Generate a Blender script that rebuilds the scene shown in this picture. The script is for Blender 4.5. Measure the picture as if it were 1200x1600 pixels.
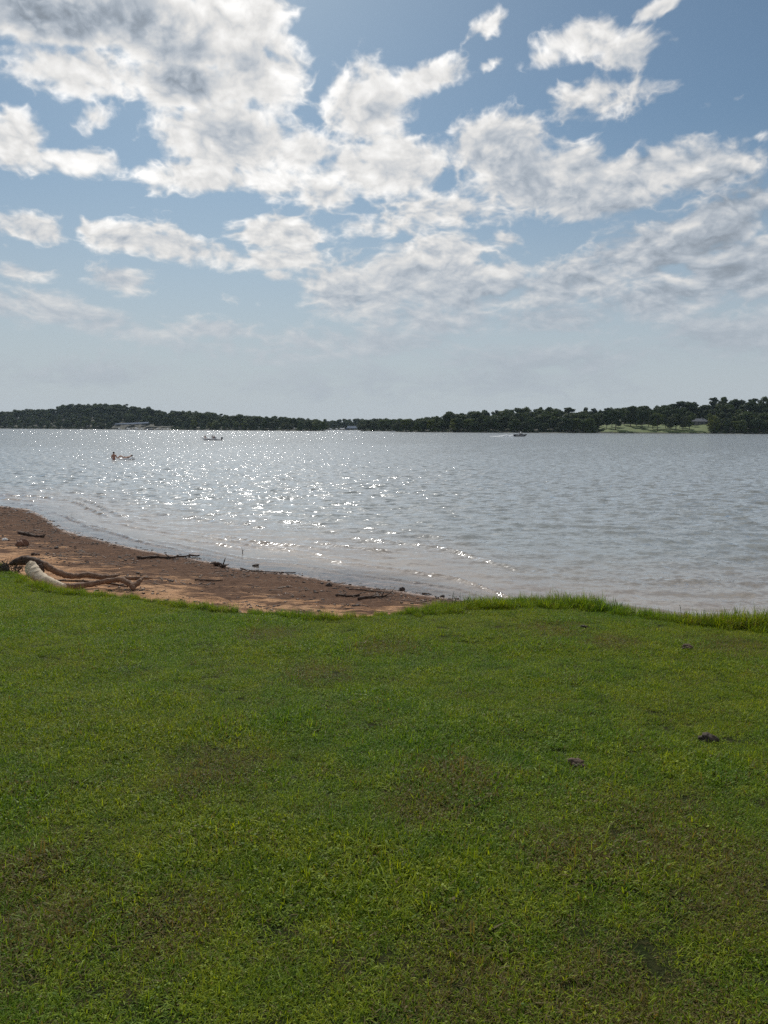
import bpy, bmesh, math, random
import numpy as np
from mathutils import Vector, Matrix, Euler
R = math.radians
scene = bpy.context.scene
for o in list(bpy.data.objects): bpy.data.objects.remove(o)

# ------------------------------------------------------------------ camera
EYE = 3.3                                   # eye above the lake surface; the lawn under it is at 1.7 m
FOCAL = 1200.0                              # focal length in photo pixels (1200 x 1600)
PITCH, ROLL = math.atan(131/1200), R(-0.24)
cd = bpy.data.cameras.new('camera'); cam = bpy.data.objects.new('camera', cd)
scene.collection.objects.link(cam); scene.camera = cam
cd.sensor_fit = 'VERTICAL'; cd.sensor_height = 24.0; cd.lens = 24.0*FOCAL/1600
cd.clip_start = 0.05; cd.clip_end = 30000
Mcam = Matrix.Rotation(math.pi/2-PITCH, 3, 'X') @ Matrix.Rotation(-ROLL, 3, 'Z')
cam.matrix_world = Matrix.Translation((0, 0, EYE)) @ Mcam.to_4x4()
def ray(px, py):
    return (Mcam @ Vector(((px-600)/FOCAL, (800-py)/FOCAL, -1))).normalized()
def at_z(px, py, z=0.0):
    d = ray(px, py); t = (z-EYE)/d.z
    return Vector((d.x*t, d.y*t, z))
def at_y(px, py, y):
    d = ray(px, py); t = y/d.y
    return Vector((d.x*t, y, EYE+d.z*t))

# ------------------------------------------------------------------ render look
scene.view_settings.view_transform = 'Standard'; scene.view_settings.look = 'None'
scene.view_settings.exposure = 0.15; scene.view_settings.gamma = 1.0
scene.render.engine = 'CYCLES'
scene.cycles.max_bounces = 6; scene.cycles.diffuse_bounces = 2; scene.cycles.glossy_bounces = 3
scene.cycles.transmission_bounces = 3; scene.cycles.transparent_max_bounces = 8; scene.cycles.volume_bounces = 0
scene.cycles.use_denoising = False
scene.cycles.use_adaptive_sampling = True; scene.cycles.adaptive_threshold = 0.006

# ------------------------------------------------------------------ sun + sky
SUN_EL, SUN_AZ = R(41), R(-13)              # azimuth from +Y (the view) towards +X
sdir = Vector((math.sin(SUN_AZ)*math.cos(SUN_EL), math.cos(SUN_AZ)*math.cos(SUN_EL), math.sin(SUN_EL)))
sl = bpy.data.lights.new('sun', 'SUN'); sl.energy = 3.0; sl.angle = R(0.5); sl.color = (1.0, 0.95, 0.87)
sun = bpy.data.objects.new('sun', sl); scene.collection.objects.link(sun)
sun.rotation_euler = sdir.to_track_quat('Z', 'Y').to_euler()

class NG:
    """small helper to write node graphs as expressions"""
    def __init__(s, tree): s.t = tree; s.n = tree.nodes; s.l = tree.links
    def put(s, sock, v):
        if v is None: return
        if hasattr(v, 'is_output') or isinstance(v, bpy.types.NodeSocket): s.l.new(v, sock)
        else: sock.default_value = v
    def math(s, op, a, b=None, c=None, clamp=False):
        n = s.n.new('ShaderNodeMath'); n.operation = op; n.use_clamp = clamp
        for i, v in enumerate((a, b, c)): s.put(n.inputs[i], v)
        return n.outputs[0]
    def vmath(s, op, a, b=None, scale=None, out=0):
        n = s.n.new('ShaderNodeVectorMath'); n.operation = op
        s.put(n.inputs[0], a); s.put(n.inputs[1], b)
        if scale is not None: s.put(n.inputs['Scale'], scale)
        return n.outputs[out]
    def mix(s, f, a, b, blend='MIX'):
        n = s.n.new('ShaderNodeMix'); n.data_type = 'RGBA'; n.blend_type = blend
        s.put(n.inputs[0], f); s.put(n.inputs[6], a if not isinstance(a, tuple) else (*a[:3], 1)); s.put(n.inputs[7], b if not isinstance(b, tuple) else (*b[:3], 1))
        return n.outputs[2]
    def ramp(s, v, a, b, lo=0.0, hi=1.0, smooth=True):
        n = s.n.new('ShaderNodeMapRange'); n.interpolation_type = 'SMOOTHSTEP' if smooth else 'LINEAR'
        for i, x in enumerate((v, a, b, lo, hi)): s.put(n.inputs[i], x)
        return n.outputs[0]
    def noise(s, vec, scale, detail=2.0, rough=0.5, dist=0.0, dims='3D', w=None, lac=2.0):
        n = s.n.new('ShaderNodeTexNoise'); n.noise_dimensions = dims
        if vec is not None: s.l.new(vec, n.inputs['Vector'])
        n.inputs['Scale'].default_value = scale; n.inputs['Detail'].default_value = detail
        n.inputs['Roughness'].default_value = rough; n.inputs['Distortion'].default_value = dist
        n.inputs['Lacunarity'].default_value = lac
        if w is not None: n.inputs['W'].default_value = w
        return n.outputs['Fac']
    def xyz(s, x, y, z):
        n = s.n.new('ShaderNodeCombineXYZ')
        for i, v in enumerate((x, y, z)): s.put(n.inputs[i], v)
        return n.outputs[0]
    def sep(s, v):
        n = s.n.new('ShaderNodeSeparateXYZ'); s.l.new(v, n.inputs[0]); return n.outputs
    def curve(s, fac, stops, interp='LINEAR'):
        n = s.n.new('ShaderNodeValToRGB'); s.l.new(fac, n.inputs[0]); cr = n.color_ramp; cr.interpolation = interp
        while len(cr.elements) < len(stops): cr.elements.new(0.5)
        for e, (p, c) in zip(cr.elements, stops): e.position = p; e.color = (*c, 1)
        return n.outputs[0]

w = bpy.data.worlds.new('World'); scene.world = w; w.use_nodes = True
w.node_tree.nodes.clear(); G = NG(w.node_tree)
wo = G.n.new('ShaderNodeOutputWorld'); bg = G.n.new('ShaderNodeBackground'); G.l.new(bg.outputs[0], wo.inputs[0])
SKY_STRENGTH = 0.1
bg.inputs[1].default_value = SKY_STRENGTH
sky = G.n.new('ShaderNodeTexSky'); sky.sky_type = 'NISHITA'; sky.sun_disc = False
sky.sun_elevation = SUN_EL; sky.sun_rotation = SUN_AZ; sky.altitude = 150; sky.air_density = 1.0; sky.dust_density = 0.6; sky.ozone_density = 2.0
tc = G.n.new('ShaderNodeTexCoord'); D = tc.outputs['Generated']
dx, dy, dz = G.sep(D)
az = G.math('ARCTAN2', dx, dy)
el = G.math('ARCSINE', dz)
AE = G.xyz(az, el, 0.0)
# (x, y, half width, half height, tilt deg, strength) of every cloud mass, read off as azimuth / elevation
CL = [
 (60,25,190,75,0,1.75),(230,40,240,95,-10,1.65),(380,20,130,75,0,1.3),(400,110,140,110,0,1.35),(120,110,200,75,0,1.3),
 (290,125,160,75,0,1.3),(30,215,85,75,25,1.15),(110,250,150,38,5,1.0),(150,180,70,45,30,.85),
 (370,220,180,95,0,1.35),(300,275,150,48,0,1.05),(400,280,120,42,0,1.0),(470,235,120,60,0,1.1),
 (570,170,115,110,0,1.35),(570,115,60,45,0,1.0),(670,120,120,45,12,1.15),(765,100,50,24,10,.85),(590,260,190,80,0,1.3),(520,300,80,60,0,1.0),
 (768,36,52,38,20,1.1),(738,55,34,16,30,.6),
 (900,65,125,62,0,1.1),(980,85,90,55,0,1.1),(850,90,85,30,0,.9),(940,150,135,62,0,1.15),(1030,135,75,26,0,.85),(900,180,70,42,0,.9),
 (1030,12,68,22,15,.95),(1056,68,32,20,-40,.75),(1105,166,36,18,10,.85),(1150,153,32,13,10,.6),(1190,214,34,15,0,.6),
 (780,235,120,80,0,1.45),(850,280,220,90,0,1.35),(1010,265,200,60,6,1.3),(1110,270,130,45,10,1.15),(1150,235,50,40,0,.8),
 (930,310,220,50,0,1.1),(700,330,180,55,0,1.1),(620,350,170,48,0,.9),
 (50,357,95,38,-5,1.15),(180,370,140,36,-8,1.1),(300,390,175,42,-8,1.2),(430,365,130,42,0,1.15),(420,405,150,30,5,1.0),(340,410,100,30,0,.9),
 (432,430,38,16,0,.9),(192,440,92,38,0,1.25),(30,425,110,28,0,1.1),(365,465,62,20,-10,.8),(10,385,40,16,0,.6),
 (50,478,190,50,-8,1.15),(170,505,200,40,-12,1.1),(330,515,190,28,0,.95),(280,495,120,16,0,.6),
 (560,460,130,75,0,1.35),(650,430,190,70,0,1.3),(690,390,160,50,0,1.15),(785,375,60,26,-8,.95),(740,450,190,70,8,1.25),
 (900,440,210,70,12,1.3),(1010,395,220,80,18,1.35),(1130,350,220,85,15,1.4),(1190,420,240,110,5,1.4),(1060,460,280,65,8,1.25),
 (880,500,240,50,0,1.1),(660,500,220,50,0,1.1),(1110,240,90,30,10,.8),
 (560,535,330,46,0,1.2),(850,560,420,55,0,1.05),(1160,520,200,80,0,1.15),(420,550,300,40,0,.9),(150,585,420,50,0,.95),(700,595,600,60,0,.95),
]
def azel(px, py):
    d = ray(px, py); return math.atan2(d.x, d.y), math.asin(d.z)
acc = None
for (cx, cy, hw, hh, tilt, s) in CL:
    a0, e0 = azel(cx, cy); a1, e1 = azel(cx+20, cy); a2, e2 = azel(cx, cy-20)
    mp = G.n.new('ShaderNodeMapping'); mp.vector_type = 'TEXTURE'
    mp.inputs['Location'].default_value = (a0, e0, 0)
    mp.inputs['Rotation'].default_value = (0, 0, R(tilt))
    mp.inputs['Scale'].default_value = (hw*1.22*abs(a1-a0)/20, hh*1.28*abs(e2-e0)/20, 1)
    G.l.new(AE, mp.inputs[0])
    gr = G.n.new('ShaderNodeTexGradient'); gr.gradient_type = 'SPHERICAL'; G.l.new(mp.outputs[0], gr.inputs[0])
    v = G.ramp(gr.outputs['Fac'], 0.0, 1.0, 0.0, s)
    acc = v if acc is None else G.math('SMOOTH_MAX', acc, v, 0.12)
# behind the camera and overhead: broken cloud from noise alone
hr = G.math('SQRT', G.math('ADD', G.math('MULTIPLY', dx, dx), G.math('ADD', G.math('MULTIPLY', dy, dy), 1e-4)))
V = G.math('MULTIPLY', G.math('LOGARITHM', G.math('ADD', G.math('MAXIMUM', el, -0.1), 0.30), math.e), 0.95)
P = G.xyz(G.math('DIVIDE', dx, hr), G.math('DIVIDE', dy, hr), V)
far_field = G.ramp(G.noise(P, 2.2, 3, .5), .36, .62, 0, 1.2)
outside = G.math('MAXIMUM', G.ramp(G.math('ABSOLUTE', az), R(27), R(36)), G.ramp(el, R(28), R(33)))
shape = G.math('MAXIMUM', acc, G.math('MULTIPLY', far_field, G.math('MULTIPLY', outside, .9)))
warp = G.n.new('ShaderNodeTexNoise'); G.l.new(P, warp.inputs['Vector']); warp.inputs['Scale'].default_value = 9; warp.inputs['Detail'].default_value = 3
Pw = G.vmath('ADD', P, G.vmath('SCALE', G.vmath('SUBTRACT', warp.outputs['Color'], (.5,.5,.5)), scale=0.05))
ow = G.vmath('ADD', Pw, (-0.008, 0.0, 0.022))
def fb(v): return G.noise(v, 7.5, 8, .64)
def puff(v, sc, det=2):          # billows: ridges between rounded puffs
    return G.math('ABSOLUTE', G.math('SUBTRACT', G.noise(v, sc, det, .55), .5))
def dens(v):
    f = G.math('MULTIPLY', G.math('SUBTRACT', fb(v), .5), 2.3)
    return G.math('ADD', f, G.math('MULTIPLY', G.math('SUBTRACT', .10, puff(v, 20, 3)), 2.2))
n0, n1 = dens(Pw), dens(ow)
F = G.math('ADD', G.math('SUBTRACT', shape, .57), n0)
lowband = G.ramp(el, R(2), R(13), 1, 0)           # clouds near the horizon are softer and fainter
wid = G.math('ADD', .50, G.math('MULTIPLY', lowband, .35))
alpha = G.math('MULTIPLY', G.ramp(F, -.05, wid), G.math('SUBTRACT', .95, G.math('MULTIPLY', lowband, .30)))
# light in the cloud: thin edges glow, thick middles are grey, sun side of each puff brighter
lumps = G.math('MULTIPLY', G.math('SUBTRACT', n0, n1), 1.0)
SH = [(90,20,230,85,0,.85),(20,110,110,60,0,.75),(290,125,130,60,0,.95),(170,150,90,40,0,.6),(640,165,80,60,0,.45),(790,250,110,60,0,.3),(380,205,110,40,0,.4),(560,225,60,60,0,.4),(1010,90,60,30,0,.2),(1130,400,150,80,0,.35),(860,290,140,40,0,.2),(620,440,100,40,0,.3)]
shade = None
for (cx, cy, hw, hh, tilt, s_) in SH:               # the thickest, least lit parts
    a0, e0 = azel(cx, cy); a1, e1 = azel(cx+20, cy); a2, e2 = azel(cx, cy-20)
    mp = G.n.new('ShaderNodeMapping'); mp.vector_type = 'TEXTURE'; mp.inputs['Location'].default_value = (a0, e0, 0)
    mp.inputs['Scale'].default_value = (hw*1.5*abs(a1-a0)/20, hh*1.5*abs(e2-e0)/20, 1); G.l.new(AE, mp.inputs[0])
    gr = G.n.new('ShaderNodeTexGradient'); gr.gradient_type = 'SPHERICAL'; G.l.new(mp.outputs[0], gr.inputs[0])
    v = G.math('MULTIPLY', gr.outputs['Fac'], s_*1.5); shade = v if shade is None else G.math('MAXIMUM', shade, v)
lowf = G.noise(Pw, 5.5, 3, .5)
thick = G.math('MULTIPLY', G.ramp(F, .12, 1.15), G.math('ADD', .25, G.math('MULTIPLY', shade, .85)), clamp=True)
thick = G.math('MULTIPLY', thick, G.ramp(lowf, .25, .65, .5, 1.0))
cosun = G.vmath('DOT_PRODUCT', D, tuple(sdir), out=1)
near = G.ramp(cosun, .75, .99)                    # towards the sun
base = G.math('ADD', .52, G.math('MULTIPLY', near, .38))
lum = G.math('SUBTRACT', base, G.math('MULTIPLY', thick, G.math('MULTIPLY', G.math('ADD', .36, G.math('MULTIPLY', near, .26)), G.math('SUBTRACT', 1.0, G.math('MULTIPLY', lowband, .8)))))
lum = G.math('ADD', lum, G.math('MULTIPLY', lumps, G.math('SUBTRACT', .52, G.math('MULTIPLY', lowband, .45))))
lum = G.math('ADD', lum, G.ramp(cosun, .35, -.5, 0, .55))          # unseen clouds opposite the sun, fully lit and brightened as fill light
lum = G.math('SMOOTH_MAX', lum, .24, .25)
lum = G.math('MULTIPLY', lum, G.math('SUBTRACT', 1.0, G.math('MULTIPLY', lowband, .22)))
tone = G.mix(G.ramp(lum, .3, .75), (.86, .98, 1.13), (1.0, .985, .96))
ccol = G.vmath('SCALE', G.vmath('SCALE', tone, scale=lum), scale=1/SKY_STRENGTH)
# clear sky: Nishita, a little deeper overhead, with grey haze lying on the horizon
hs = G.n.new('ShaderNodeHueSaturation'); G.l.new(sky.outputs[0], hs.inputs['Color']); hs.inputs['Saturation'].default_value = .90; hs.inputs['Value'].default_value = 0.55
skyc = G.mix(1.0, hs.outputs[0], (.82, .995, 1.03), 'MULTIPLY')
hz = G.curve(G.math('DIVIDE', el, R(30)), [(0.0,(.0,.0,.0)),(1.0,(1,1,1))])
clear = G.mix(G.ramp(el, R(-1), R(21), .97, 0), skyc, (4.2, 4.62, 5.0))
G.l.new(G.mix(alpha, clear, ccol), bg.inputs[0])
w.cycles.sampling_method = 'MANUAL'; w.cycles.sample_map_resolution = 1024

# ================================================================== helpers
def link(o): scene.collection.objects.link(o); return o
def tag(o, label=None, cat=None, group=None, kind=None):
    if label: o['label'] = label
    if cat: o['category'] = cat
    if group: o['group'] = group
    if kind: o['kind'] = kind
    return o
def empty(name, loc=(0,0,0), rz=0, label=None, cat=None, group=None):
    o = bpy.data.objects.new(name, None); link(o); o.location = loc; o.rotation_euler = (0,0,rz); o.empty_display_size = .3
    return tag(o, label, cat, group)
def mesh_np(name, co, faces, mat, parent=None, smooth=True):
    """faces: (n,4) or (n,3) numpy array"""
    me = bpy.data.meshes.new(name); co = np.asarray(co, np.float32); faces = np.asarray(faces, np.int32)
    k = faces.shape[1]
    me.vertices.add(len(co)); me.vertices.foreach_set('co', co.ravel())
    me.loops.add(faces.size); me.loops.foreach_set('vertex_index', faces.ravel())
    me.polygons.add(len(faces)); me.polygons.foreach_set('loop_start', np.arange(0, faces.size, k, dtype=np.int32))
    me.polygons.foreach_set('use_smooth', np.full(len(faces), smooth, dtype=bool))
    me.update(calc_edges=True); me.validate(clean_customdata=False) if False else None
    if mat: me.materials.append(mat)
    o = link(bpy.data.objects.new(name, me)); o.parent = parent
    return o
def attr(o, name, vals, dom='POINT', typ='FLOAT'):
    a = o.data.attributes.new(name, typ, dom)
    a.data.foreach_set('value' if typ in ('FLOAT','INT','BOOLEAN') else ('color' if typ=='FLOAT_COLOR' else 'vector'), np.asarray(vals).ravel())
def obj_bm(name, bm, mat, parent=None, smooth=False):
    me = bpy.data.meshes.new(name); bm.normal_update(); bm.to_mesh(me); bm.free()
    if mat: me.materials.append(mat)
    if smooth:
        for p in me.polygons: p.use_smooth = True
    o = link(bpy.data.objects.new(name, me)); o.parent = parent
    return o
def _hash(ix, iy, seed):
    h = (ix.astype(np.int64)*374761393 + iy.astype(np.int64)*668265263 + seed*974634777) & 0xffffffff
    h = ((h ^ (h >> 13))*1274126177) & 0xffffffff
    h = h ^ (h >> 16)
    return (h & 0xffffff)/float(0xffffff)
def vnoise(x, y, seed=0):
    ix, iy = np.floor(x), np.floor(y); fx, fy = x-ix, y-iy
    fx = fx*fx*fx*(fx*(fx*6-15)+10); fy = fy*fy*fy*(fy*(fy*6-15)+10)
    a, b = _hash(ix, iy, seed), _hash(ix+1, iy, seed); c, d = _hash(ix, iy+1, seed), _hash(ix+1, iy+1, seed)
    return (a+(b-a)*fx)*(1-fy) + (c+(d-c)*fx)*fy
def fbm(x, y, octv=4, seed=0, g=.5):
    s, a, t = 0, 1, 0
    for i in range(octv):
        s = s+a*(vnoise(x, y, seed+i*17)-.5); t += a; a *= g; x, y = x*2.03+5.1, y*2.03-3.7
    return s/t*2
def sstep(a, b, x):
    t = np.clip((x-a)/(b-a), 0, 1); return t*t*(3-2*t)
def new_mat(name):
    m = bpy.data.materials.new(name); m.use_nodes = True; m.node_tree.nodes.clear(); return m, NG(m.node_tree)
def finish(g, surf):
    o = g.n.new('ShaderNodeOutputMaterial'); g.l.new(surf, o.inputs['Surface']); return o
def principled(g, color, rough=.6, normal=None, spec=.5, metallic=0.0, coat=0.0):
    p = g.n.new('ShaderNodeBsdfPrincipled')
    g.put(p.inputs['Base Color'], color if not isinstance(color, tuple) else (*color[:3], 1))
    g.put(p.inputs['Roughness'], rough); g.put(p.inputs['Specular IOR Level'], spec); p.inputs['Metallic'].default_value = metallic
    p.inputs['Coat Weight'].default_value = coat
    if normal is not None: g.l.new(normal, p.inputs['Normal'])
    return p.outputs[0]
def bump(g, h, strength=.5, dist=.02):
    n = g.n.new('ShaderNodeBump'); n.inputs['Strength'].default_value = strength; n.inputs['Distance'].default_value = dist
    g.l.new(h, n.inputs['Height']); return n.outputs[0]
def position(g):
    return g.n.new('ShaderNodeNewGeometry').outputs['Position']
def gattr(g, name):
    n = g.n.new('ShaderNodeAttribute'); n.attribute_name = name; return n.outputs['Fac']
def objrand(g):
    return g.n.new('ShaderNodeObjectInfo').outputs['Random']
def simple_mat(name, col, rough=.6, var=.15, scale=3.0, bmp=0.0, spec=.4, metallic=0.0, bscale=None, coat=0.0):
    """a paint / wood / skin material with a little wear: noise in its colour and gloss"""
    m, g = new_mat(name); tcn = g.n.new('ShaderNodeTexCoord').outputs['Object']
    n = g.noise(tcn, scale, 5, .6)
    dark = tuple(c*(1-var) for c in col); lite = tuple(min(1, c*(1+var)) for c in col)
    c = g.mix(g.ramp(n, .3, .7), dark, lite)
    nor = bump(g, g.noise(tcn, bscale or scale*4, 5, .6), .6, bmp) if bmp else None
    finish(g, principled(g, c, g.ramp(n, .2, .8, rough*.85, min(1, rough*1.15)), nor, spec, metallic, coat))
    return m
def tube_bm(bm, pts, rads, seg=10, jitter=0.0, rnd=None, cap=True):
    """a tapering tube along pts (Vectors); returns nothing, adds to bm"""
    pts = [Vector(p) for p in pts]; rings = []; up = Vector((0.13, 0.21, 1)).normalized()
    for i, p in enumerate(pts):
        t = (pts[min(i+1, len(pts)-1)]-pts[max(i-1, 0)]).normalized()
        s = t.cross(up); s = s.normalized() if s.length > 1e-4 else Vector((1,0,0)); u = s.cross(t).normalized()
        r = rads[i] if hasattr(rads, '__len__') else rads
        rings.append([bm.verts.new(p+(s*math.cos(a)+u*math.sin(a))*r*(1+(rnd.uniform(-jitter, jitter) if rnd else 0)))
                      for a in [2*math.pi*k/seg for k in range(seg)]])
    for a, b in zip(rings, rings[1:]):
        for k in range(seg): bm.faces.new((a[k], a[(k+1)%seg], b[(k+1)%seg], b[k]))
    if cap:
        bm.faces.new(rings[0][::-1]); bm.faces.new(rings[-1])
def box_bm(bm, c, s, rz=0, taper=1.0):
    m = Matrix.Translation(c) @ Matrix.Rotation(rz, 4, 'Z'); vs = []
    for z in (-.5, .5):
        k = taper if z > 0 else 1
        for x, y in ((-.5,-.5),(.5,-.5),(.5,.5),(-.5,.5)): vs.append(bm.verts.new(m @ Vector((x*s[0]*k, y*s[1]*k, z*s[2]))))
    for f in ((3,2,1,0),(4,5,6,7),(0,1,5,4),(1,2,6,5),(2,3,7,6),(3,0,4,7)): bm.faces.new([vs[i] for i in f])
def smooth_path(pts, n=6):
    """Catmull-Rom through pts (tuples of any length)"""
    P = [np.array(p, float) for p in pts]; P = [2*P[0]-P[1]]+P+[2*P[-1]-P[-2]]; out = []
    for i in range(1, len(P)-2):
        for k in range(n):
            t = k/n; a, b, c, d = P[i-1], P[i], P[i+1], P[i+2]
            out.append(.5*((2*b)+(c-a)*t+(2*a-5*b+4*c-d)*t*t+(3*b-a-3*c+d)*t**3))
    out.append(P[-2]); return out

# ================================================================== the shore: lawn, bank, beach, lake bed
SLOPE = .08
EDGE_PX = [(-160,868),(-60,874),(0,884),(50,906),(100,918),(200,927),(300,942),(400,954),(480,958),(560,958),(640,951),(700,945),(740,940),(800,938),(900,942),(1000,955),(1100,968),(1200,975),(1300,979)]
WATER_PX = [(-160,783),(-60,787),(0,790),(40,795),(70,806),(85,820),(110,832),(160,845),(250,864),(320,877),(370,890),(450,897),(540,912),(620,925),(700,937),(738,941)]
ex, ey = [], []
for px, py in EDGE_PX:
    d = ray(px, py); k = d.z/d.y; y = (1.7+.05-EYE)/(k+SLOPE); ex.append(d.x/d.y*y); ey.append(y)
wx, wy = [], []
for px, py in WATER_PX:
    p = at_z(px, py, 0.0); wx.append(p.x); wy.append(p.y)
for x, add in ((3.0, 1.15), (5, 1.0), (9, 1.1), (14, 1.3), (40, 1.6)):
    wx.append(x); wy.append(float(np.interp(x, ex, ey))+add)
wx = [-60, -35]+wx; wy = [wy[0]+7, wy[0]+3]+wy
ex = [-60, -14]+ex+[14, 60]; ey = [ey[0]+2, ey[0]+.6]+ey+[ey[-1]-.1, ey[-1]-1.5]
o_ = np.argsort(ex); ex, ey = np.array(ex)[o_], np.array(ey)[o_]
o_ = np.argsort(wx); wx, wy = np.array(wx)[o_], np.array(wy)[o_]
def edge_y(x):  return np.interp(x, ex, ey) + fbm(x*1.3, x*0+3.3, 4, 5)*.17 + fbm(x*.5, x*0+8, 2, 9)*.08
def water_y(x):
    f = 0
    for k in (-.4, -.2, 0, .2, .4): f = f+np.interp(x+k, wx, wy)/5
    return f + fbm(x*.9, x*0+1.7, 3, 25)*.22
def lawn_z(x, y):
    return 1.7 - SLOPE*np.maximum(y, 0) - .02*np.minimum(y, 0) + .03*fbm(x*.45, y*.45, 3, 40) + .012*fbm(x*2.2, y*2.2, 2, 41)
def ground_z(x, y):
    x = np.asarray(x, float); y = np.asarray(y, float)
    e, wv = edge_y(x), water_y(x); lz = lawn_z(x, np.minimum(y, e))
    span = np.maximum(wv-e, .3); t = np.clip((y-e)/span, 0, 1)
    le = lawn_z(x, e)
    drop = np.minimum(.30, le*.45)*sstep(0, .45, y-e)*(1+.25*fbm(x*3, y*3, 2, 50))
    beach = (le)*(1-t**.9) - drop*(1-t) + .028*fbm(x*2.1, y*2.1, 4, 60)*np.minimum(1, (y-e)*2)*sstep(0, .25, 1-t) + .010*fbm(x*11, y*11, 3, 61)
    under = -.055*(y-wv) - .0005*np.maximum(y-wv, 0)**2
    z = np.where(y < e, lz, np.where(y < wv, beach, np.maximum(under, -3)+.006*fbm(x*6, y*6, 3, 62)*(y < wv+4)))
    return z, t, e, wv
def gz(x, y): return float(ground_z(np.array([x]), np.array([y]))[0][0])

def axis(a0, a1, step, lo, hi, g=1.12):
    c = list(np.arange(a0, a1, step)); s = step; v = c[-1]
    while v < hi: s *= g; v += s; c.append(v)
    s = step; v = c[0]; pre = []
    while v > lo: s *= g; v -= s; pre.append(v)
    return np.array(pre[::-1]+c)
gx, gy = axis(-19, 12, .075, -70, 70), axis(1.0, 36, .075, -40, 75)
X, Y = np.meshgrid(gx, gy); Z, T, E_, W_ = ground_z(X, Y)
def grid_faces(nx, ny):
    i = np.arange(nx*ny).reshape(ny, nx); return np.stack([i[:-1,:-1], i[:-1,1:], i[1:,1:], i[1:,:-1]], -1).reshape(-1, 4)
mg, g = new_mat('earth_and_sand')
Pn = position(g); beachA = gattr(g, 'beach'); wet = gattr(g, 'wet')
n1 = g.noise(Pn, 1.1, 6, .62); n2 = g.noise(Pn, 9, 5, .65); n3 = g.noise(Pn, 45, 4, .7)
stretch = g.n.new('ShaderNodeMapping'); g.l.new(Pn, stretch.inputs[0]); stretch.inputs['Scale'].default_value = (.55, 1.7, 1); stretch.inputs['Rotation'].default_value = (0,0,R(28))
ns = g.noise(stretch.outputs[0], 2.6, 6, .68)
dry = g.mix(g.ramp(n1, .3, .7), (.46, .262, .142), (.60, .37, .215))
dry = g.mix(g.ramp(n2, .45, .75, 0, .7), dry, (.19, .095, .055))
dark = g.mix(g.ramp(n2, .3, .7), (.068, .040, .030), (.155, .095, .066))
wrack = g.ramp(g.math('ADD', wet, g.math('MULTIPLY', g.math('SUBTRACT', ns, .5), 2.0)), .27, .60, 0, .94)
sand = g.mix(wrack, dry, dark)
sand = g.mix(g.ramp(n3, .58, .72, 0, .7), sand, (.05, .03, .022))
soil = g.mix(g.ramp(n2, .3, .7), (.022, .032, .010), (.05, .048, .02))
bed = g.mix(g.ramp(n2, .3, .7), (.20, .125, .09), (.30, .19, .14))
col = g.mix(beachA, soil, sand); col = g.mix(gattr(g, 'under'), col, bed)
hgt = g.math('ADD', g.math('MULTIPLY', n2, 1.0), g.math('MULTIPLY', n3, .5))
finish(g, principled(g, col, g.math('SUBTRACT', .95, g.math('MULTIPLY', gattr(g, 'under'), .5)), bump(g, hgt, 1.0, .05), g.math('ADD', .04, g.math('MULTIPLY', gattr(g, 'under'), .4))))
go = mesh_np('ground', np.stack([X, Y, Z], -1).reshape(-1, 3), grid_faces(len(gx), len(gy)), mg)
attr(go, 'beach', sstep(-.02, .12, Y-E_).astype(np.float32)); attr(go, 'wet', T.astype(np.float32))
attr(go, 'under', sstep(-.35, .05, Y-W_+.12*fbm(X*2, Y*2, 3, 77)).astype(np.float32))
tag(go, 'red brown sand and soil sheet carrying the lawn, the bank and the beach', 'ground', kind='structure')

# ================================================================== the lake
us = np.concatenate([-np.geomspace(.62, 7, 60)[::-1][:-1], np.linspace(-.62, .62, 900), np.geomspace(.62, 7, 60)[1:]])
NR = 1150
ys = np.geomspace(9.0, 9000, NR)
U, YY = np.meshgrid(us, ys); XX = U*YY
dyl = YY*(math.log(9000/9)/NR); dxl = YY*.0014
rng = np.random.default_rng(4)
wyv = water_y(XX); shore_d = YY-wyv                       # metres of water out from the edge
deep = sstep(0.0, 9.0, shore_d)
calm = .22+.78*sstep(.3, 12, shore_d)
H = np.zeros_like(XX); SX = np.zeros_like(XX)
NW = 84
for i in range(NW):
    lam = .20*(11**(i/(NW-1)))*rng.uniform(.9, 1.1)
    th = rng.normal(0, .50)+R(8)                          # waves run towards the viewer, crests roughly along X
    kx, ky = math.sin(th)*2*math.pi/lam, math.cos(th)*2*math.pi/lam
    a = .0058*lam**.72*rng.uniform(.6, 1.3)
    f = np.clip(lam/(3.0*np.hypot(dyl*math.cos(th), dxl*math.sin(th)))-.6, 0, 1)
    m = f > 0
    ph = kx*XX[m]+ky*YY[m]+rng.uniform(0, 6.28)
    H[m] += a*f[m]*(np.sin(ph)+.22*np.cos(2*ph))
gust = .75+.5*fbm(XX*.05, YY*.02, 3, 90)
H *= calm*gust
RIP = np.zeros_like(H)
# low swells folding over on the shallows, lines along the shore
for dist, amp, wdt, sd in ((.4,.014,.12,1),(1.0,.024,.18,2),(1.6,.02,.2,12),(2.3,.034,.26,3),(3.0,.02,.2,13),(3.8,.036,.3,4),(4.9,.034,.36,5),(6.8,.032,.42,6),(9.2,.028,.5,7)):
    c = shore_d-dist-.55*fbm(XX*.22, XX*0+sd*9.1, 3, sd)-.10*fbm(XX*1.6, YY*.8, 2, sd+40)
    q = np.clip(.5+1.2*fbm(XX*.35+sd*3.3, XX*0+sd, 2, sd+70), 0, 1.3)
    RIP = np.maximum(RIP, np.clip(q, 0, 1)*np.exp(-(c/(wdt*1.1))**2)*(amp/.036))
    H += 1.7*amp*q*np.exp(-(c/(wdt*.7))**2*np.where(c < 0, 2.6, .8))
rag = sstep(-.1, 1.2, shore_d)
H = H*np.maximum(rag, .25) + .004*fbm(XX*7, YY*7, 2, 33)*(YY < 40)
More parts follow.
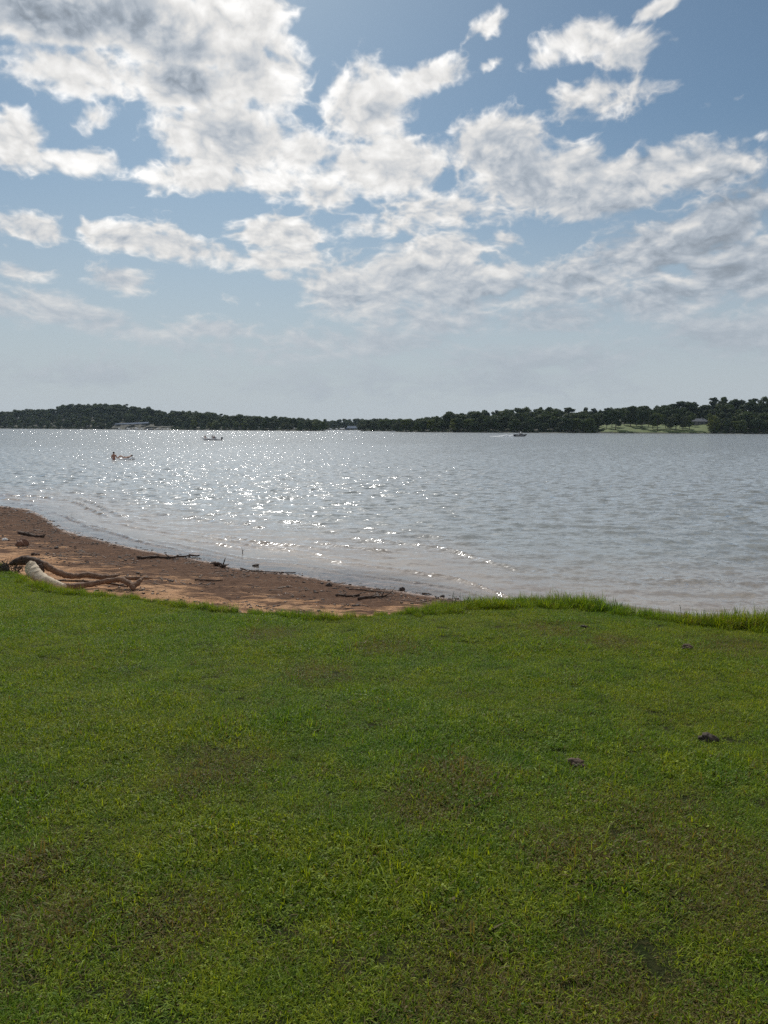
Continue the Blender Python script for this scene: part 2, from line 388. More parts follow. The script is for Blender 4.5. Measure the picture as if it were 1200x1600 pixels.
mw, g = new_mat('lake_water')
Pn = position(g); px_, py_, pz_ = g.sep(Pn)
geo = g.n.new('ShaderNodeNewGeometry')
far = g.ramp(py_, 14, 90, 0, 1, False)
far2 = g.ramp(py_, 60, 500, 0, 1, False)
def slopes(scale, ax, ay, det, rough=.6, seed=0):
    mp = g.n.new('ShaderNodeMapping'); g.l.new(Pn, mp.inputs[0]); mp.inputs['Scale'].default_value = (ax, ay, 1); mp.inputs['Location'].default_value = (seed, seed*2.1, 0)
    mp.inputs['Rotation'].default_value = (0,0,R(-5))
    n = g.n.new('ShaderNodeTexNoise'); g.l.new(mp.outputs[0], n.inputs['Vector']); n.noise_dimensions = '2D'
    n.inputs['Scale'].default_value = scale; n.inputs['Detail'].default_value = det; n.inputs['Roughness'].default_value = rough
    return g.vmath('SUBTRACT', n.outputs['Color'], (.5, .5, .5))
fine = slopes(7.0, .8, 1.5, 3, .6, 3)            # ripples too small for the mesh near by
midw = slopes(2.8, .50, 1.5, 2.5, .6, 7)
big = slopes(.28, .6, 1.8, 3, .6, 11)
tot = g.vmath('SCALE', fine, scale=g.math('SUBTRACT', .6, g.math('MULTIPLY', far, .45)))
tot = g.vmath('ADD', tot, g.vmath('SCALE', midw, scale=g.math('MULTIPLY', g.ramp(py_, 10, 40, 0, 1, False), 1.22)))
tot = g.vmath('ADD', tot, g.vmath('SCALE', big, scale=g.math('MULTIPLY', far2, 1.1)))
tx, ty, tz = g.sep(tot)
ty = g.math('SUBTRACT', ty, g.math('ADD', g.math('MULTIPLY', far, .07), g.math('MULTIPLY', far2, .06)))   # of far waves one sees the near faces
calmA = g.math('ADD', g.math('ADD', .22, g.math('MULTIPLY', gattr(g, 'deep'), .78)), g.math('MULTIPLY', gattr(g, 'ripple_line'), 1.3))
nv = g.xyz(g.math('MULTIPLY', tx, g.math('MULTIPLY', calmA, 1.15)), g.math('MULTIPLY', ty, calmA), 0.0)
N = g.vmath('NORMALIZE', g.vmath('ADD', geo.outputs['Normal'], nv))
gl = g.n.new('ShaderNodeBsdfGlossy'); gl.inputs['Roughness'].default_value = .05; gl.inputs['Color'].default_value = (.93, .96, 1, 1); g.l.new(N, gl.inputs['Normal'])
g2 = g.n.new('ShaderNodeBsdfGlossy'); g2.inputs['Roughness'].default_value = .24; g2.inputs['Color'].default_value = (.95, .97, 1, 1); g.l.new(N, g2.inputs['Normal'])   # capillary ripples
gg = g.n.new('ShaderNodeMixShader'); gg.inputs[0].default_value = .15; g.l.new(gl.outputs[0], gg.inputs[1]); g.l.new(g2.outputs[0], gg.inputs[2])
df = g.n.new('ShaderNodeBsdfDiffuse'); g.l.new(N, df.inputs['Normal'])
depth = gattr(g, 'depth')
mud = g.mix(g.ramp(g.noise(Pn, .5, 4, .6), .3, .7), (.27, .215, .17), (.33, .275, .22))
g.l.new(g.mix(g.ramp(depth, .05, .75), mud, (.26, .27, .255)), df.inputs['Color'])
tr = g.n.new('ShaderNodeBsdfTransparent'); tr.inputs['Color'].default_value = (.93, .86, .80, 1)
body = g.n.new('ShaderNodeMixShader'); g.l.new(g.ramp(depth, -.02, .16, .12, 1), body.inputs[0]); g.l.new(tr.outputs[0], body.inputs[1]); g.l.new(df.outputs[0], body.inputs[2])
fr = g.n.new('ShaderNodeFresnel'); fr.inputs['IOR'].default_value = 1.333; g.l.new(N, fr.inputs['Normal'])
ms = g.n.new('ShaderNodeMixShader'); g.l.new(fr.outputs[0], ms.inputs[0]); g.l.new(body.outputs[0], ms.inputs[1]); g.l.new(gg.outputs[0], ms.inputs[2])
finish(g, ms.outputs[0])
depthv = np.clip(.055*shore_d + .0005*np.maximum(shore_d, 0)**2, -.5, 3)
wo_ = mesh_np('water', np.stack([XX, YY, H], -1).reshape(-1, 3), grid_faces(len(us), NR), mw)
attr(wo_, 'depth', (depthv+.05*fbm(XX*.6, YY*.6, 3, 12)).astype(np.float32)); attr(wo_, 'ripple_line', RIP.astype(np.float32)); attr(wo_, 'deep', deep.astype(np.float32))
tag(wo_, 'rippled grey blue lake with sun glitter and small waves at the beach', 'lake', kind='structure')

# ================================================================== the lawn: grass as one object
rg = np.random.default_rng(11)
def blades(n, rad, lmin, lmax, wid, lean, curl, leaf=0.0):
    """n curved blades in a disc: returns verts, quads, tint per vertex"""
    r = rad*np.sqrt(rg.random(n)); a = rg.random(n)*2*np.pi
    base = np.stack([r*np.cos(a), r*np.sin(a), np.full(n, -.006)], -1)
    L = lmin+(lmax-lmin)*rg.random(n)**1.6; d = rg.random(n)*2*np.pi; ln = np.abs(rg.normal(lean, .28, n)); cu = rg.normal(curl, .35, n)
    dirh = np.stack([np.cos(d), np.sin(d), np.zeros(n)], -1); side = np.stack([-np.sin(d), np.cos(d), np.zeros(n)], -1)
    tw = rg.normal(0, .5, n)[:, None]; side = side*np.cos(tw)+np.array([0,0,1.])*np.sin(tw)*.5
    W = wid*(.6+.8*rg.random(n)); V = []; p = base.copy(); ang = ln.copy()
    for k, wk in enumerate((.75, 1.0, .75, .06)):
        V += [p-side*(W*wk/2)[:, None], p+side*(W*wk/2)[:, None]]
        st = L/3; p = p+dirh*(np.sin(ang)*st)[:, None]+np.array([0,0,1.])*(np.cos(ang)*st)[:, None]
        p[:, 2] = np.maximum(p[:, 2], .002); ang = ang+cu*.6
    V = np.stack(V, 1).reshape(-1, 3); i = np.arange(n)[:, None]*8
    F = np.concatenate([i+np.array([0,1,3,2]), i+np.array([2,3,5,4]), i+np.array([4,5,7,6])], 0)
    return V, F, np.repeat(rg.random(n), 8), np.tile([0,0,.4,.4,.75,.75,1,1], n)
def leaves(n, rad, h, s):
    """clover and plantain: small oval leaves lying above the blades"""
    r = rad*np.sqrt(rg.random(n)); a = rg.random(n)*2*np.pi
    c = np.stack([r*np.cos(a), r*np.sin(a), h*(.4+.6*rg.random(n))], -1); d = rg.random(n)*2*np.pi
    f = np.stack([np.cos(d), np.sin(d), rg.normal(0, .35, n)], -1); sd = np.stack([-np.sin(d), np.cos(d), rg.normal(0, .35, n)], -1)
    S = (s*(.6+.8*rg.random(n)))[:, None]
    V = np.stack([c-f*S, c-f*S*.3+sd*S*.62, c-f*S*.3-sd*S*.62, c+f*S*.5+sd*S*.55, c+f*S*.5-sd*S*.55, c+f*S*1.05, c, c], 1).reshape(-1, 3)
    i = np.arange(n)[:, None]*8
    return V, np.concatenate([i+np.array([0,1,6,2]), i+np.array([1,3,5,6]), i+np.array([2,6,5,4])], 0), np.repeat(rg.random(n), 8), np.full(n*8, .8)
var = []
NV, NT = 10, 4
for v in range(NV):
    parts = [blades(1150, .17, .022, .050, .0034, .82, .6), blades(35, .17, .045, .070, .004, .55, .5)]
    if v % 2 == 0: parts.append(leaves(45 if v < 6 else 90, .16, .026, .0048))
    if v in (3, 5): parts.append(blades(9, .06, .06, .10, .006, .8, .45))
    var.append(parts)
for v in range(NT): var.append([blades(230, .13, .08, .19, .0046, .30, .55), blades(260, .15, .03, .08, .004, .6, .5)])
VV, FF, TT, HH, ID = [], [], [], [], []; off = 0
for v, parts in enumerate(var):
    for (a, b, c, h) in parts:
        VV.append(a); FF.append(b+off); TT.append(c); HH.append(h); ID.append(np.full(len(a), v)); off += len(a)
# where the patches stand
px, py = np.meshgrid(np.arange(-16, 16, .165), np.arange(-1.5, 16, .165)); px, py = px.ravel(), py.ravel()
px = px+rg.uniform(-.09, .09, len(px)); py = py+rg.uniform(-.09, .09, len(py))
e = edge_y(px)
ok = (py < e-.04) & (np.abs(px) < np.maximum(py, 0)*.85+3.5)
px, py, e = px[ok], py[ok], e[ok]
DRY = [(1040,1310,.55),(700,1215,.3),(660,1262,.25),(500,1050,.4),(330,1210,.35),(1140,1400,.4),(20,1370,.3),(60,1440,.35),(260,1450,.25),(990,1560,.4),(730,1520,.3),(860,985,.5),(960,1005,.4),(1150,1010,.5),(610,1010,.4),(420,990,.35),(900,1330,.3)]
def dryness(x, y):
    d = .8*np.clip(fbm(x*.75, y*.75, 4, 100)-.12, 0, 1)*1.6
    for (qx, qy, r) in DRYW: d = d+.75*np.exp(-(((x-qx)/r)**2+((y-qy)/(r*1.3))**2))*(.7+.6*fbm(x*5, y*5, 2, 3))
    return np.clip(d, 0, 1)
DRYW = []
for (qx, qy, r) in DRY:
    d = ray(qx, qy); k = d.z/d.y; y = (1.7-EYE)/(k+SLOPE); DRYW.append((d.x/d.y*y, y, r))
dr = dryness(px, py)
tuft = fbm(px*1.6, py*1.6, 3, 120)
sc = np.clip(1.0+.5*tuft+.5*fbm(px*4.2, py*4.2, 2, 121)-.28*dr+rg.uniform(-.12, .12, len(px)), .78, 1.7)
near_edge = e-py
talln = (near_edge < .42) & (px > .3) | (near_edge < .13)
sc = np.where(talln, np.where(px > 1.2, 1.0, .6)*(.6+.6*rg.random(len(px))+.9*np.clip(fbm(px*1.5, py*0, 3, 130), -.6, 1)), sc)
# more, closer tufts right on the edge so that it hangs raggedly over the bank
q = np.arange(-15, 15, .085); qe = edge_y(q)
q2 = q+rg.uniform(-.04, .04, len(q)); qy = qe+rg.uniform(-.14, .06, len(q))
qs = np.where(q2 > 1.2, .95, .55)*(.45+.75*rg.random(len(q))+1.1*np.clip(fbm(q2*1.1, q2*0+4, 3, 131), -.5, 1))
px, py, sc = np.concatenate([px, q2]), np.concatenate([py, qy]), np.concatenate([sc, qs]); talln = np.concatenate([talln, np.ones(len(q), bool)])
# a few long loose tufts in the mown part
pk = np.where(talln, rg.integers(0, NT, len(px)), rg.integers(0, NV, len(px)))
pz = lawn_z(px, py)
co = np.concatenate(VV+[np.stack([px, py, pz], -1)]); npnt = len(px); nvv = off
gm, g = new_mat('grass_blades')
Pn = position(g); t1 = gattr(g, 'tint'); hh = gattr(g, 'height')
nA = g.noise(Pn, .55, 4, .6); nB = g.noise(Pn, 2.6, 3, .6); dryA = None
green = g.mix(g.ramp(t1, .15, .85), (.072, .152, .010), (.225, .335, .026))
green = g.mix(g.ramp(g.noise(Pn, 4.5, 4, .65), .62, .36, 0, .7), green, g.mix(1.0, green, (.55, .72, .6), 'MULTIPLY'))  # blade colour darkened in clumps, for gaps and shadows between tufts
green = g.mix(g.ramp(nA, .35, .65), green, g.mix(1.0, green, (1.35, 1.08, .75), 'MULTIPLY'))
straw = g.mix(t1, (.20, .155, .06), (.12, .105, .035))
dsum = g.ramp(nB, .48, .68, 0, .14)
for (qx, qy, r) in DRYW:
    dn = g.vmath('LENGTH', g.vmath('MULTIPLY', g.vmath('SUBTRACT', Pn, (qx, qy, 0)), (1/r, 1/(r*1.3), 0)), out=1)
    dsum = g.math('MAXIMUM', dsum, g.ramp(g.math('ADD', dn, g.math('MULTIPLY', g.math('SUBTRACT', nB, .5), 2.0)), 1.3, .1, 0, .5))
isd = g.math('GREATER_THAN', g.math('ADD', dsum, .05), g.math('FRACT', g.math('MULTIPLY', t1, 7.31)))
col = g.mix(isd, green, straw)
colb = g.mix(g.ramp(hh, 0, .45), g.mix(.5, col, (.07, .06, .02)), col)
pb = g.n.new('ShaderNodeBsdfPrincipled'); g.l.new(colb, pb.inputs['Base Color']); pb.inputs['Roughness'].default_value = .55; pb.inputs['Specular IOR Level'].default_value = .16
tl = g.n.new('ShaderNodeBsdfTranslucent'); g.l.new(g.mix(1.0, colb, (1.5, 1.35, .55), 'MULTIPLY'), tl.inputs['Color'])
mx = g.n.new('ShaderNodeMixShader'); mx.inputs[0].default_value = .38; g.l.new(pb.outputs[0], mx.inputs[1]); g.l.new(tl.outputs[0], mx.inputs[2])
finish(g, mx.outputs[0])
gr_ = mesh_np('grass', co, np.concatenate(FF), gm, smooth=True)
z1 = np.zeros(nvv, np.float32)
attr(gr_, 'tint', np.concatenate(TT+[np.zeros(npnt)]).astype(np.float32)); attr(gr_, 'height', np.concatenate(HH+[np.zeros(npnt)]).astype(np.float32))
attr(gr_, 'vid', np.concatenate(ID+[np.where(talln, 101, 100)]).astype(np.int32), typ='INT')
attr(gr_, 'pick', np.concatenate([z1, pk]).astype(np.int32), typ='INT'); attr(gr_, 'scl', np.concatenate([z1, sc]).astype(np.float32))
rot = np.zeros((nvv+npnt, 3), np.float32); rot[nvv:, 0] = -math.atan(SLOPE)*(py > 0); rot[nvv:, 2] = rg.uniform(0, 6.28, npnt)
# spin about the blade patch's own axis first, then lean with the slope: small slope, so the spin goes into a second attribute
attr(gr_, 'spin', rot[:, 2]); 
nt = bpy.data.node_groups.new('grass_patches', 'GeometryNodeTree')
nt.interface.new_socket('Geometry', in_out='INPUT', socket_type='NodeSocketGeometry'); nt.interface.new_socket('Geometry', in_out='OUTPUT', socket_type='NodeSocketGeometry')
gi, gout = nt.nodes.new('NodeGroupInput'), nt.nodes.new('NodeGroupOutput'); L_ = nt.links
def named(nm, typ):
    n = nt.nodes.new('GeometryNodeInputNamedAttribute'); n.data_type = typ; n.inputs['Name'].default_value = nm; return n.outputs[0]
def sel(v):
    n = nt.nodes.new('FunctionNodeCompare'); n.data_type = 'INT'; n.operation = 'EQUAL'; L_.new(named('vid', 'INT'), n.inputs[2]); n.inputs[3].default_value = v; return n.outputs[0]
def sepg(v):
    n = nt.nodes.new('GeometryNodeSeparateGeometry'); n.domain = 'POINT'; L_.new(gi.outputs[0], n.inputs[0]); L_.new(sel(v), n.inputs[1]); return n.outputs[0]
outj = nt.nodes.new('GeometryNodeJoinGeometry')
for ptid, vids in ((100, range(NV)), (101, range(NV, NV+NT))):
    jn = nt.nodes.new('GeometryNodeJoinGeometry')
    for v in vids:
        ti = nt.nodes.new('GeometryNodeGeometryToInstance'); L_.new(sepg(v), ti.inputs[0]); L_.new(ti.outputs[0], jn.inputs[0])
    iop = nt.nodes.new('GeometryNodeInstanceOnPoints'); L_.new(sepg(ptid), iop.inputs['Points']); L_.new(jn.outputs[0], iop.inputs['Instance'])
    iop.inputs['Pick Instance'].default_value = True; L_.new(named('pick', 'INT'), iop.inputs['Instance Index'])
    cx = nt.nodes.new('ShaderNodeCombineXYZ'); L_.new(named('spin', 'FLOAT'), cx.inputs[2])
    er = nt.nodes.new('FunctionNodeEulerToRotation'); L_.new(cx.outputs[0], er.inputs[0])
    rr = nt.nodes.new('FunctionNodeRotateRotation'); L_.new(er.outputs[0], rr.inputs[0]); rr.rotation_space = 'GLOBAL'
    e2 = nt.nodes.new('FunctionNodeEulerToRotation'); e2.inputs[0].default_value = (-math.atan(SLOPE), 0, 0); L_.new(e2.outputs[0], rr.inputs[1])
    L_.new(rr.outputs[0], iop.inputs['Rotation']); L_.new(named('scl', 'FLOAT'), iop.inputs['Scale'])
    L_.new(iop.outputs[0], outj.inputs[0])
L_.new(outj.outputs[0], gout.inputs[0])
md = gr_.modifiers.new('patches', 'NODES'); md.node_group = nt
tag(gr_, 'short green lawn grass with clover, dry patches and a taller ragged edge over the bank', 'grass', kind='stuff')

# ================================================================== far shores and their woods
def hor_px(px): return 666.3+5.0*px/1200
LANDS = {   # photo x -> distance of the waterline; photo x -> top of the trees
 'left':  dict(dist=[(-220,1500),(0,1200),(250,960),(508,800)], top=[(-220,642),(0,641),(50,638),(75,639),(100,632),(150,629),(200,632),(235,636),(262,643),(285,640),(320,643),(350,647),(400,650),(450,651),(500,655),(508,659)], deep=190),
 'middle': dict(dist=[(480,1330),(720,1300)], top=[(480,657),(520,655),(540,654),(600,653),(640,654),(680,651),(720,650)], deep=150),
 'point': dict(dist=[(564,840),(640,820)], top=[(564,657),(575,654),(600,653),(640,654)], deep=90),
 'right': dict(dist=[(612,680),(700,650),(900,630),(1200,600),(1400,560)], top=[(612,662),(625,656),(650,655),(680,650),(700,643),(740,642),(780,639),(800,637),(850,634),(880,638),(940,637),(1000,634),(1020,631),(1050,629),(1085,627),(1105,622),(1135,621),(1160,624),(1200,622),(1400,618)], deep=150),
}
TREE_H = {'left': 15, 'middle': 13, 'point': 14, 'right': 16}
def land_pt(nm, px, depth):
    L = LANDS[nm]; y = float(np.interp(px, *zip(*L['dist'])))+depth; u = ray(px, hor_px(px)); return u.x/u.y*y, y
def land_top(nm, px, y):
    t = float(np.interp(px, *zip(*LANDS[nm]['top']))); return EYE+(hor_px(px)-t)/FOCAL*y
def land_z(nm, px, depth):
    L = LANDS[nm]; ys_ = float(np.interp(px, *zip(*L['dist'])))
    h = max(land_top(nm, px, ys_+L['deep'])-TREE_H[nm], 1.2)
    if nm == 'right' and 930 < px < 1118:                   # the mown slope in the clearing
        f = min(1, (px-930)/20, (1118-px)/20); h2 = max(1.2+6.2*min(1, max(depth, 0)/70), .4)+max(0, depth-70)*.06
    else: f, h2 = 0, 0
    t = min(1, max(0, depth/L['deep'])); z = .45+(h-.45)*(t*t*(3-2*t)) if depth > 0 else .45+depth*.12
    return z*(1-f)+h2*f if depth > 0 else z
def land_mesh(nm, label):
    L = LANDS[nm]; p0, p1 = L['dist'][0][0], L['dist'][-1][0]; ps = np.linspace(p0, p1, int((p1-p0)/8)+2); ds = [-14, -4, 0, 1.5, 8, 20, 35, 50, 70, 95, 125, L['deep'], L['deep']*1.5, L['deep']*3]
    co = []; lawn = []
    for dd in ds:
        for p in ps:
            x, y = land_pt(nm, p, dd+3*math.sin(p*.21)+2*math.sin(p*.07)); co.append((x, y, land_z(nm, p, dd)+(random.uniform(-.3, .3) if dd > 0 else 0)))
            lawn.append(1.0 if nm == 'right' and 938 < p < 1112 and 1 < dd < 80 else 0.0)
    o = mesh_np('hills', co, grid_faces(len(ps), len(ds)), mhill); attr(o, 'lawn', np.array(lawn, np.float32))
    tag(o, label, 'shore', kind='structure')
random.seed(5)
mhill, g = new_mat('wooded_bank_ground'); Pn = position(g)
n = g.noise(Pn, .12, 5, .6)
finish(g, principled(g, g.mix(gattr(g, 'lawn'), g.mix(n, (.018,.024,.012), (.035,.035,.02)), g.mix(g.ramp(n, .35, .65), (.075,.115,.024), (.12,.155,.036))), .9))
land_mesh('left', 'low wooded hill rising behind the left shore'); land_mesh('middle', 'far hazy wooded rise closing the cove')
land_mesh('point', 'low wooded point beside the cove'); land_mesh('right', 'wooded right shore with a mown clearing')

def leaf_mat(name, a, b):
    m, g = new_mat(name); r = objrand(g); t = gattr(g, 'tint')
    c = g.mix(t, a, b); c = g.mix(g.ramp(r, 0, 1, 0, .55, False), c, g.mix(1.0, c, (1.5, 1.18, .6), 'MULTIPLY'))
    p = principled(g, c, .7, spec=.2); tl = g.n.new('ShaderNodeBsdfTranslucent'); g.l.new(c, tl.inputs[0])
    x = g.n.new('ShaderNodeMixShader'); x.inputs[0].default_value = .22; g.l.new(p, x.inputs[1]); g.l.new(tl.outputs[0], x.inputs[2]); finish(g, x.outputs[0]); return m
M_dark = leaf_mat('dark_leaves', (.016,.034,.013), (.054,.088,.026)); M_mid = leaf_mat('green_leaves', (.030,.056,.016), (.085,.125,.030))
M_pale = leaf_mat('pale_leaves', (.055,.085,.022), (.13,.165,.045)); M_pine = leaf_mat('pine_needles', (.015,.030,.012), (.045,.074,.025))
M_grey = leaf_mat('grey_leaves', (.035,.052,.028), (.075,.10,.052))
M_bark = simple_mat('bark', (.085,.065,.05), .9, .3, 1.5)
def crown_mesh(seed, kind):
    """a unit-ish tree 16 m tall: lobes of leaf clumps, uneven and open"""
    r = np.random.default_rng(seed); lobes = []
    if kind == 'broad':
        for i in range(15):
            z = r.uniform(3.2, 13.6); rr = 4.6*math.sqrt(max(.12, 1-((z-8)/7.4)**2)); a = r.uniform(0, 6.28); d = rr*r.uniform(.25, .85)
            lobes.append((d*math.cos(a), d*math.sin(a), z, r.uniform(1.7, 2.9), r.uniform(1.2, 2.2)))
    elif kind == 'tall':
        for i in range(14):
            z = r.uniform(3, 14.4); rr = 3.0*math.sqrt(max(.15, 1-((z-8.5)/7.6)**2)); a = r.uniform(0, 6.28); d = rr*r.uniform(.2, .9)
            lobes.append((d*math.cos(a), d*math.sin(a), z, r.uniform(1.3, 2.1), r.uniform(1.3, 2.2)))
    elif kind == 'open':                                    # park tree with a clear stem
        for i in range(15):
            z = r.uniform(4.3, 13.6); rr = 5.0*math.sqrt(max(.1, 1-((z-9.4)/6)**2)); a = r.uniform(0, 6.28); d = rr*r.uniform(.3, .9)
            lobes.append((d*math.cos(a), d*math.sin(a), z, r.uniform(1.6, 2.6), r.uniform(1.1, 1.9)))
    else:                                                   # pine: flat plates high on a long stem
        for i in range(13):
            z = r.uniform(7.5, 15.2); rr = 3.4*math.sqrt(max(.12, 1-((z-12)/5)**2)); a = r.uniform(0, 6.28); d = rr*r.uniform(.2, .9)
            lobes.append((d*math.cos(a), d*math.sin(a), z, r.uniform(1.1, 1.9), r.uniform(.6, 1.1)))
    V, F, T = [], [], []; k = 0
    for (x, y, z, a, b) in lobes:
        n = int(120*a*a/4)+50
        d = r.normal(0, 1, (n, 3)); d /= np.linalg.norm(d, axis=1)[:, None]
        p = np.array([x, y, z])+d*np.array([a, a, b])*(.55+.5*r.random((n, 1))); lt = r.uniform(.0, .5)
        nn = d+r.normal(0, .7, (n, 3)); nn /= np.linalg.norm(nn, axis=1)[:, None]
        s = np.cross(nn, r.normal(0, 1, (n, 3))); s /= np.linalg.norm(s, axis=1)[:, None]; t = np.cross(nn, s)
        sz = r.uniform(.22, .52, (n, 1))
        V.append(np.stack([p-s*sz-t*sz*.5, p+s*sz*.3-t*sz, p+s*sz+t*sz*.4, p-s*sz*.2+t*sz], 1).reshape(-1, 3))
        F.append(k+np.arange(n*4).reshape(n, 4)); k += n*4; T.append(np.repeat(np.clip(lt+r.random(n)*.5, 0, 1), 4))
    return np.concatenate(V), np.concatenate(F), np.concatenate(T), lobes
def make_tree(name, kind, mat, seed):
    """prototype: an Empty with trunk and crown"""
    t = empty(name); V, F, T, lobes = crown_mesh(seed, kind)
    c = mesh_np('crown', V, F, mat, t, False); attr(c, 'tint', T.astype(np.float32))
    bm = bmesh.new(); r = random.Random(seed); top = 14 if kind == 'pine' else 10.5
    tube_bm(bm, [(0,0,-1.5), (r.uniform(-.1,.1), 0, 2), (r.uniform(-.3,.3), r.uniform(-.3,.3), 6), (r.uniform(-.4,.4), r.uniform(-.4,.4), top)], [.36, .28, .2, .07], 7)
    for (x, y, z, a, b) in lobes[::2]:
        z0 = max(2.5, z*.55); tube_bm(bm, [(0,0,z0), (x*.5, y*.5, (z0+z)/2+.3), (x, y, z)], [.12, .08, .03], 5)
    obj_bm('trunk', bm, M_bark, t, True)
    return t
def copy_tree(o, parent=None):
    c = o.copy(); link(c); c.parent = parent
    for ch in list(o.children): copy_tree(ch, c)
    return c
PROTO = {}
def tree_at(kind, var, mat, name, loc, h, label, cat, group, wide=1.0):
    if group: label = ('large ' if h > 17.5 else 'small ' if h < 11 else '')+label
    if len(label.split()) > 16: label = label.replace('large ', '').replace('small ', '').replace('on the skyline at', 'at').replace('on the skyline just', 'just').replace('at the waterline just', 'just')
    key = (kind, var, mat.name)
    if key not in PROTO: t = PROTO[key] = make_tree(name, kind, mat, 100+var*7+len(PROTO))
    else: t = copy_tree(PROTO[key])
    t.location = loc; s = h/15.6; t.scale = (s*wide, s*wide, s); t.rotation_euler = (0, 0, random.uniform(0, 6.28))
    tag(t, label, cat, group); return t
WOOD = {'left': ('left wooded shore', 'trees of the wooded left shore'), 'middle': ('far side of the cove', 'trees on the far side of the cove'),
        'point': ('low point beside the cove', 'trees on the point beside the cove'), 'right': ('right wooded shore', 'trees of the wooded right shore')}
LOOK = [('broad', M_dark, 'broadleaf_tree', 'dark green round-crowned tree'), ('broad', M_mid, 'broadleaf_tree', 'mid green round-crowned tree'),
        ('tall', M_dark, 'broadleaf_tree', 'dark slender tree'), ('tall', M_mid, 'broadleaf_tree', 'mid green slender tree'), ('broad', M_pale, 'broadleaf_tree', 'pale green round-crowned tree'),
        ('broad', M_grey, 'broadleaf_tree', 'greyish round-crowned tree'), ('pine', M_pine, 'pine_tree', 'dark flat-topped pine')]
def seg(px):
    for a, t in ((60,'beside the left frame'),(130,'under the left hill'),(180,'left of the covered dock'),(232,'above the long grey dock roof'),(275,'above the open jetty'),(330,'over the white fishing boat'),
                 (400,'between the fishing boat and the cove'),(460,'left of the cove'),(512,'at the tip left of the cove'),(575,'above the cove marina'),(650,'just right of the cove'),(720,'at the rising right bank'),
                 (790,'left of the dark tower boat'),(850,'above the dark tower boat'),(900,'right of the dark tower boat'),(950,'left of the clearing'),(1010,'above the left half of the clearing'),(1070,'above the right half of the clearing'),
                 (1120,'above the lake house'),(1165,'under the highest skyline'),(9999,'beside the right frame')):
        if px < a: return t
FILL = []
def row(nm, px0, px1, step, depth, mode, weights, gap=lambda px: False):
    y0 = float(np.interp((px0+px1)/2, *zip(*LANDS[nm]['dist'])))
    n = int((px1-px0)/FOCAL*y0/step)
    for i in range(n+1):
        px = px0+(px1-px0)*(i+random.uniform(-.35, .35))/max(n, 1)
        if gap(px): continue
        dd = depth+random.uniform(-.25, .25)*min(depth, 30)+3*math.sin(px*.21)
        x, y = land_pt(nm, px, dd); z = land_z(nm, px, dd); top = land_top(nm, px, y)
        k = random.choices(range(7), weights(px) if callable(weights) else weights)[0]; kind, mat, name, lab = LOOK[k]
        if mode == 'ridge': h = max(9, min(26, top-z))*random.uniform(.90, 1.06)
        elif mode == 'front': h = min(top-z+2, random.uniform(9.5, 15))*random.uniform(.82, 1.0)
        else: h = min(top-z, random.uniform(13, 18))*random.uniform(.9, 1.05)
        h = max(h, 6)
        if mode == 'mid': FILL.append((kind, x, y, z-.3, h*random.uniform(.92, 1.05))); continue
        place = {'ridge': 'on the skyline of the ', 'front': 'at the water of the ', 'mid': 'halfway up the '}[mode]
        tree_at(kind, random.randint(0, 1), mat, name, (x, y, z-.3), h, lab+' '+{'ridge': 'on the skyline', 'front': 'at the waterline', 'mid': 'halfway up the bank'}[mode]+' '+seg(px)+{'left': '', 'right': '', 'middle': ' in the hazy cove', 'point': ' on the point'}[nm], 'tree' if k < 6 else 'pine tree', WOOD[nm][1], random.uniform(1.1, 1.5))
W1 = (5, 3, 2, 2, .6, .4, 0)
marina = lambda px: 176 < px < 272
clear_ = lambda px: 942 < px < 1106
row('left', -50, 508, 10.5, 7, 'front', (3,4,.5,1,1.2,1,0), marina)
for dd in (30, 60, 90, 120, 175): row('left', -50, 505, 9.5, dd, 'mid', W1, (lambda px: 185 < px < 262) if dd < 55 else (lambda px: False))
for dd in (140, 162): row('left', -60, 508, 7.5, dd, 'mid', W1)
row('left', -60, 508, 6.6, 150, 'ridge', (5,3,1,1,.4,.3,0))
row('middle', 500, 690, 10, 60, 'ridge', (6,3,1,1,0,0,0))
for dd in (22, 42, 80): row('middle', 500, 700, 9, dd, 'mid', (6,3,1,1,0,0,0))
row('point', 568, 632, 8, 8, 'front', (6,2,2,1,0,.5,0)); row('point', 568, 640, 6.5, 50, 'ridge', (6,2,1,1,0,0,0))
for dd in (25, 70): row('point', 568, 640, 8, dd, 'mid', W1)
row('right', 622, 1245, 7.2, 7, 'front', lambda p: (3,4,1,1,1.6,1,0) if p < 760 or p > 1105 else (6,3,1,1,.3,.3,0), clear_)
for dd in (25, 45, 68): row('right', 640, 1250, 7.5, dd, 'mid', W1, lambda p: 935 < p < 1112)
for dd in (92, 135): row('right', 640, 1255, 7.5, dd, 'mid', W1)
row('right', 640, 1255, 6.2, 115, 'ridge', lambda p: (2,1,2,1,0,0,6) if 860 < p < 960 or 1010 < p < 1180 else (5,3,2,1,.5,0,.5))
def woodland():
    V, F, T = [], [], []; k = 0; base = {kd: [crown_mesh(300+j, kd)[:3] for j in range(3)] for kd in ('broad', 'tall', 'pine')}
    for (kd, x, y, z, h) in FILL:
        v, f, t = random.choice(base[kd]); s = h/15.6; a = random.uniform(0, 6.28); wd = random.uniform(1.15, 1.5)*s
        V.append(np.stack([(v[:,0]*math.cos(a)-v[:,1]*math.sin(a))*wd+x, (v[:,0]*math.sin(a)+v[:,1]*math.cos(a))*wd+y, v[:,2]*s+z], -1)); F.append(f+k); k += len(v); T.append(np.clip(t+random.uniform(-.2, .25), 0, 1))
    o = mesh_np('woodland', np.concatenate(V), np.concatenate(F), M_dark, None, False); attr(o, 'tint', np.concatenate(T).astype(np.float32))
    tag(o, 'dense far-off wood massed between the waterline trees and the skyline trees', 'woodland', kind='stuff')
woodland()
